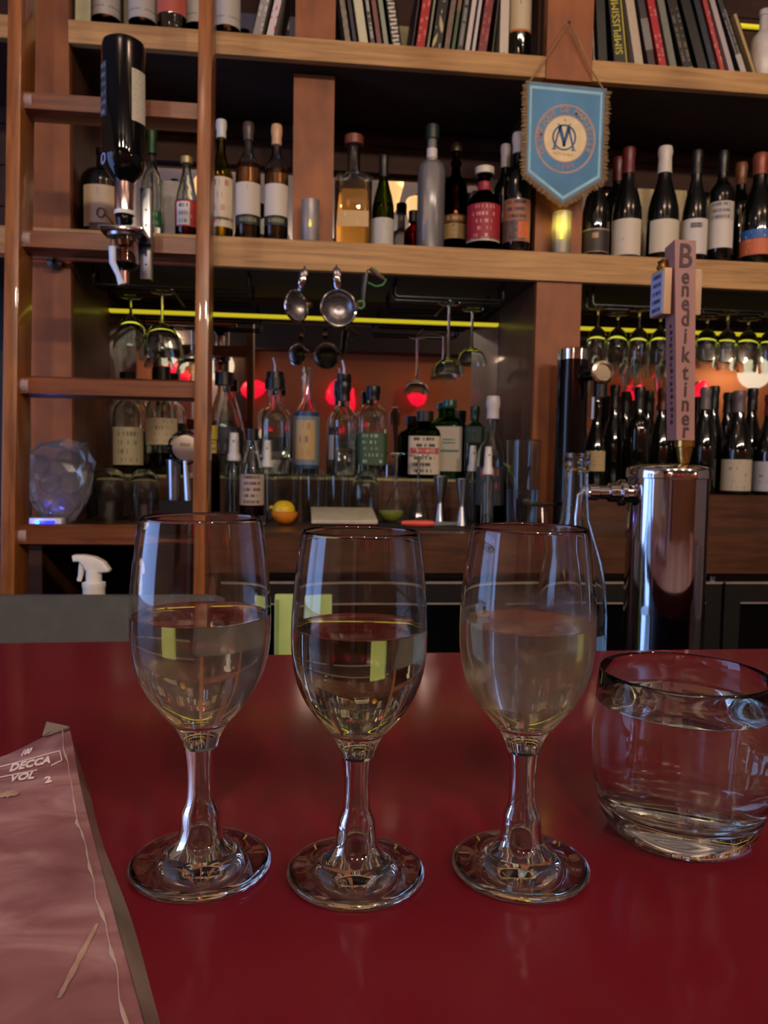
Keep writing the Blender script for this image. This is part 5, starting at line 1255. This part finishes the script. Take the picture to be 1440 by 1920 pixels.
MB().bm(bm).build('trigger_head', M_WHITE, sp, angle=60)
MB().tube([s3(155, 1054), s3(153, 1066), s3(151, 1080), s3(148, 1089)], [.006, .0055, .0045, .004], 10).build('trigger', M_WHITE, sp)
# board on the ledge; the greenish light on it is put into its colour
YGB = 1.0; a, b_ = P(515, 1115, YGB), P(612, 1100, YGB)
gb = thing('green_lit_board', 'board upright behind the bar between two glasses, greenish light put into its colour', 'board', ((a.x+b_.x)/2, YGB, ZL+.0008))
MB().box((0, 0, (a.z-ZL)/2), (b_.x-a.x, .012, a.z-ZL), bevel=.003).build('panel', plain('green_lit_plastic', (158, 178, 104), .5, vary=.08), gb)
MB().box((-(b_.x-a.x)/2+.004, -.0065, (a.z-ZL)/2), (.004, .002, (a.z-ZL)*.94)).build('edge_groove', plain('green_lit_edge', (120, 140, 84), .5), gb, smooth=False)
for k in range(2): MB().box(((b_.x-a.x)*(.3*k-.15), .022, .006), (.012, .05, .008)).build('foot', plain('green_lit_plastic', (158, 178, 104), .5), gb, smooth=False)

# ================================================================ the three tasting glasses
def tasting_glass(label, px, py, mist=None, tilt=0, sc=1.0, spin=0, level=1178):
    g = Zp(px, py, ZBAR+.003)
    t = thing('tasting_glass', label, 'glass', (g.x, g.y, ZBAR+.0006), 'tasting glasses on the red bar')
    Y = G2.y
    z = lambda p_: (P(669, p_, Y).z-ZBAR)*sc
    u = m(1, P(669, 1190, Y))*sc
    foot = [(0, .0012), (60*u, .0005), (112*u, 0), (127*u, .0004), (130.5*u, .0014), (130.5*u, .0028), (127*u, .0036), (118*u, .0039), (100*u, .0043), (86*u, .0049), (76*u, .0058), (68*u, .0072), (60*u, .0092)]
    stem = [(60*u, .0092), (51*u, .0110), (44*u, .0132), (40*u, .0154), (38*u, z(1563)), (37*u, z(1553)), (36*u, z(1543)), (34*u, z(1535)), (30*u, z(1527)), (27*u, z(1519)), (25.5*u, z(1508)), (24.6*u, z(1490)), (24.4*u, z(1474)), (25*u, z(1458)), (26.5*u, z(1440)), (29.5*u, z(1420))]
    bowl = [(29.5*u, z(1420)), (36*u, z(1401)), (48*u, z(1379)), (61*u, z(1364)), (74*u, z(1350)), (87*u, z(1334)), (98*u, z(1318)), (108*u, z(1299)), (116.5*u, z(1278)), (123*u, z(1252)), (126.5*u, z(1222)), (127.5*u, z(1190)), (126.5*u, z(1150)), (123.5*u, z(1110)), (119.5*u, z(1070)), (114.5*u, z(1032)), (110.2*u, z(1004))]
    rim = [(109.4*u, z(999)), (108*u, z(997)), (106.5*u, z(999)), (106.6*u, z(1004))]
    tw_ = 4.0*u
    inner = [(bowl[i][0]-(tw_ if i > 8 else tw_*(1+.5*(9-i)/6)), bowl[i][1]+(0 if i > 9 else (10-i)*.00022)) for i in range(len(bowl)-2, 5, -1)]
    inner += [(58*u, z(1354)), (40*u, z(1366)), (20*u, z(1372)), (0, z(1373.5))]
    M_G = mist or M_GLASS
    MB().lathe(foot, 64, caps=False).build('foot', M_GLASS, t, angle=80)
    MB().lathe(stem, 64, caps=False).build('stem', M_GLASS, t, angle=80)
    MB().lathe(bowl+rim+inner, 72, caps=False).build('bowl', M_G, t, angle=80)
    zl = z(level)
    li = [(a+.00015 if a else 0, b_-.00015) for a, b_ in inner[::-1] if b_ < zl-.001]
    rl = max(a for a, b_ in inner if abs(b_-zl) < .006)+.00015
    MB().lathe(li+[(rl, zl-.0006), (rl, zl+.0007), (rl-.0012, zl+.0002), (rl-.004, zl), (0, zl)], 72, caps=False).build('wine', M_WINE, t, angle=50)
    t.rotation_euler = (0, math.radians(tilt), spin)
    return t
M_GLASS = glass('foreground_glass', (250, 252, 250), 0, 1.5)
M_WINE = glass('pale_wine_clear', (253, 250, 238), 0, 1.335)
G2 = Zp(667, 1629, ZBAR+.003)
zl_ = P(669, 1178, G2.y).z-ZBAR; zb_ = P(669, 1380, G2.y).z-ZBAR
tasting_glass('left tasting glass of clear pale drink, lightly misted, nearest the menu sleeve', 376, 1615, misted('misted_light', zb_, zl_, .15), 0, 1.03, .4)
tasting_glass('middle tasting glass of clear pale drink, unmisted', 667, 1630, None, 0, 1.0, 1.1)
tasting_glass('right tasting glass of clear pale drink, its bowl most misted, beside the tumbler', 975, 1618, misted('misted_heavy', zb_+.004, zl_+.010, .42), 0, 1.015, 2.2)

# ================================================================ the water tumbler
c0 = Zp(1271, 1546, ZBAR+.004); YQ = c0.y
tm = thing('water_tumbler', 'short round clear tumbler of water at the right of the red bar', 'glass', (c0.x, YQ, ZBAR+.0006))
zq = lambda py: P(1272, py, YQ).z-ZBAR
u = m(1, P(1272, 1400, YQ))
o = [(0, .0028), (70*u, .0026), (96*u, .0006), (108*u, 0), (120*u, .0008), (133*u, .0045), (144*u, .0105), (152*u, .018), (158*u, .028), (161.5*u, .040), (162*u, .050), (160.5*u, zq(1350)), (156.5*u, zq(1300)), (153*u, zq(1268))]
o += [(152*u, zq(1262)), (150.6*u, zq(1261)), (149.2*u, zq(1262.5))]
i_ = [(152.6*u, zq(1300)), (156.5*u, zq(1350)), (158*u, .050), (157*u, .040), (152.5*u, .029), (145*u, .0215), (132*u, .0165), (110*u, .0140), (70*u, .0128), (0, .0125)]
MB().lathe(o+i_, 72, caps=False).build('glass_body', M_GLASS, tm, angle=80)
zl = zq(1322)
li = [(a+.00015 if a else 0, b_-.00015) for a, b_ in i_[::-1] if b_ < zl-.001]
rl = 154.6*u+.00015
MB().lathe(li+[(rl, zl-.0006), (rl, zl+.0008), (rl-.0014, zl+.0002), (rl-.004, zl), (0, zl)], 72, caps=False).build('water', M_WATER, tm, angle=50)

# ================================================================ record sleeve used as a menu
A = Zp(130, 1364, ZBAR+.020); B = Zp(276, 1935, ZBAR+.007); C = Zp(-40, 1416, ZBAR+.012)
ab, ac = B-A, C-A
kf = .26/math.hypot(ac.x, ac.y)
mn = thing('record_sleeve', 'worn mauve record sleeve in clear plastic lying on the bar at the lower left', 'record sleeve', (A.x, A.y, ZBAR+.0006))
def sl(u, v):
    """u down the right edge, v along the top edge towards the left"""
    p = A+ab*u+Vector((ac.x, ac.y, 0))*(kf*v)
    z = ZBAR+.0062+.0138*math.exp(-((u*5.5)**2+(v*9)**2))+.0014*math.sin(9*u+3*v)*v*(1-v)
    return Vector((p.x, p.y, z))-mn.location
mt, nt, b = new_mat('sleeve_wear_and_sheen')
tc = nt.nodes.new('ShaderNodeTexCoord'); mp = nt.nodes.new('ShaderNodeMapping'); mp.inputs['Scale'].default_value = (12, 22, 10); mp.inputs['Rotation'].default_value = (0, 0, .9)
nt.links.new(tc.outputs['Object'], mp.inputs[0])
n1 = nt.nodes.new('ShaderNodeTexNoise'); n1.inputs['Scale'].default_value = 1.6; n1.inputs['Detail'].default_value = 7; n1.inputs['Distortion'].default_value = .9
nt.links.new(mp.outputs[0], n1.inputs['Vector'])
rp = nt.nodes.new('ShaderNodeValToRGB'); e = rp.color_ramp.elements
e[0].position, e[0].color = .30, srgb(112, 70, 72); e[1].position, e[1].color = .74, srgb(176, 140, 140)  # pale streaks put wear and the plastic's whitish highlights into the colour
e2 = rp.color_ramp.elements.new(.5); e2.color = srgb(136, 92, 96)
nt.links.new(n1.outputs['Fac'], rp.inputs[0]); nt.links.new(rp.outputs[0], b.inputs['Base Color'])
b.inputs['Roughness'].default_value = .45; b.inputs['Coat Weight'].default_value = .7; b.inputs['Coat Roughness'].default_value = .22
bp = nt.nodes.new('ShaderNodeBump'); bp.inputs['Strength'].default_value = .35; bp.inputs['Distance'].default_value = .002
nt.links.new(n1.outputs['Fac'], bp.inputs['Height']); nt.links.new(bp.outputs[0], b.inputs['Coat Normal'])
NU, NV = 40, 30
vs = [sl(i/NU, j/NV) for i in range(NU+1) for j in range(NV+1)]
top = len(vs); vs += [p-Vector((0, 0, .0045)) for p in vs]
fs = []
for i in range(NU):
    for j in range(NV):
        k = i*(NV+1)+j; q = (k, k+1, k+NV+2, k+NV+1); fs += [q, tuple(x+top for x in q[::-1])]
edge = [i*(NV+1) for i in range(NU+1)]
rim_ = [j for j in range(NV+1)]+[i*(NV+1)+NV for i in range(1, NU+1)]+[NU*(NV+1)+j for j in range(NV-1, -1, -1)]+[i*(NV+1) for i in range(NU-1, 0, -1)]
fs += [(rim_[k], rim_[(k+1) % len(rim_)], rim_[(k+1) % len(rim_)]+top, rim_[k]+top) for k in range(len(rim_))]
MB().add(vs, fs).build('sleeve', mt, mn, angle=40)
# clear plastic edge down the right side with a pale worn line
nrm = Vector((-ab.y, ab.x, 0)).normalized()
if nrm.x < 0: nrm = -nrm
mb = MB(); ln = MB(); n = 60
for k in range(n):
    u0, u1 = k/n, (k+1)/n
    p0, p1 = sl(u0, 0), sl(u1, 0); wv = .0042+.0026*u0+.0008*math.sin(11*u0)
    lo = lambda p: Vector((p.x, p.y, .0004))
    mb.add([p0+Vector((0, 0, .0006)), p1+Vector((0, 0, .0006)), lo(p1)+nrm*wv, lo(p0)+nrm*wv, p0-nrm*.001-Vector((0, 0, .0005)), p1-nrm*.001-Vector((0, 0, .0005)), lo(p1)+nrm*(wv-.001)-Vector((0, 0, .0003)), lo(p0)+nrm*(wv-.001)-Vector((0, 0, .0003))],
           [(0, 1, 2, 3), (7, 6, 5, 4)])
mb.build('plastic_edge', plain('grey_plastic_film', (112, 100, 94), .3, coat=.5, vary=.35, scale=40), mn, fix=False)
wob = [random.random() for _ in range(44)]
pts = [sl(k/40, .014+.012*(wob[k]+wob[k+1]+wob[k+2])/3*(.4+.6*math.sin(k*.31)**2))+Vector((0, 0, .0003)) for k in range(41)]
ln.tube(pts, [.0002+.0008*wob[k]**3 for k in range(41)], 6).build('worn_edge', plain('worn_paper', (176, 150, 132), .6), mn)
cr = [sl(0, .0)+Vector((0, 0, .0002)), sl(0, .03)+Vector((0, 0, .0015)), sl(0, .06)+Vector((0, 0, .0004)), sl(.015, .05)+Vector((0, 0, .0004)), sl(.02, .0)+Vector((0, 0, .0006))]
MB().add([p+Vector((0, 0, .0005)) for p in cr]+[cr[1]+Vector((-.006, .002, .004))], [(0, 1, 3, 4), (1, 2, 3), (0, 5, 1), (1, 5, 2)]).build('plastic_corner', plain('grey_plastic_film', (112, 100, 94), .3), mn, smooth=False, fix=False)
# printing: find the place on the sleeve seen at a measured point, then lay letters along the top edge direction
def on_sl(px, py):
    r = ray(px, py); t = .35; best = None
    for _ in range(30):
        p = CAM+r*t
        w_ = p-A; det = ab.x*ac.y*kf-ab.y*ac.x*kf
        u_ = (w_.x*ac.y*kf-w_.y*ac.x*kf)/det; v_ = (ab.x*w_.y-ab.y*w_.x)/det
        zz_ = sl(u_, v_).z+mn.location.z; t = (zz_-CAM.z)/r.z
    return sl(u_, v_), u_, v_
M_PR = plain('pale_sleeve_print', (226, 206, 204), .5)
def sl_text(s, px0, py0, px1, py1, hpx, nm='lettering'):
    p0, _, _ = on_sl(px0, py0); p1, _, _ = on_sl(px1, py1); pt, _, _ = on_sl((px0+px1)/2, (py0+py1)/2-hpx)
    xd = p1-p0; mid = (p0+p1)/2; yd = pt-mid
    hh = yd.length
    o = text(mn, s, hh*1.0, frame(mid+yd*.36+Vector((0, 0, .0012)), xd, yd), M_PR, nm, ext=.0002, bold=hh*.035)
    wd = o.dimensions.x or 1
    xs = [v.co for v in o.data.vertices]; xdn = xd.normalized()
    pr = [(c_-mid).dot(xdn) for c_ in xs]; L0 = max(pr)-min(pr); k = xd.length/L0
    for v in o.data.vertices:
        a_ = (v.co-mid).dot(xdn); v.co = v.co+xdn*(a_*(k-1))
        
sl_text('DECCA', 18, 1451, 95, 1434, 17)
sl_text('VOL', 17, 1470, 66, 1463, 16)
sl_text('2', 84, 1473, 97, 1470, 15)
sl_text('100', 40, 1421, 57, 1416, 12)
for (a_, b_) in (((-10, 1443), (112, 1410)), ((112, 1410), (116, 1428)), ((116, 1428), (96, 1438)), ((70, 1446), (-6, 1461))):
    pts = [on_sl(a_[0]+(b_[0]-a_[0])*k/6, a_[1]+(b_[1]-a_[1])*k/6)[0]+Vector((0, 0, .0008)) for k in range(7)]
    MB().tube(pts, .00035, 4).build('frame_line', M_PR, mn)
for (a_, b_, rr_, nm) in (((-6, 1492), (36, 1489), .0042, 'tan_patch'), ((110, 1875), (182, 1735), .0011, 'scuff')):
    pts = [on_sl(a_[0]+(b_[0]-a_[0])*k/10, a_[1]+(b_[1]-a_[1])*k/10)[0] for k in range(11)]
    mb = MB(); side = (pts[-1]-pts[0]).cross(Vector((0, 0, 1))).normalized()
    vs = []
    for k, p in enumerate(pts):
        wv = rr_*(.5+.5*math.sin(PI*(k+.6)/11))*(1+.3*math.sin(k*2.3)); vs += [p+side*wv+Vector((0, 0, .0007)), p-side*wv+Vector((0, 0, .0007))]
    mb.add(vs, [(2*k, 2*k+2, 2*k+3, 2*k+1) for k in range(10)]).build(nm, plain('tan_wear', (160, 130, 112), .6, vary=.3, scale=120), mn, smooth=False)
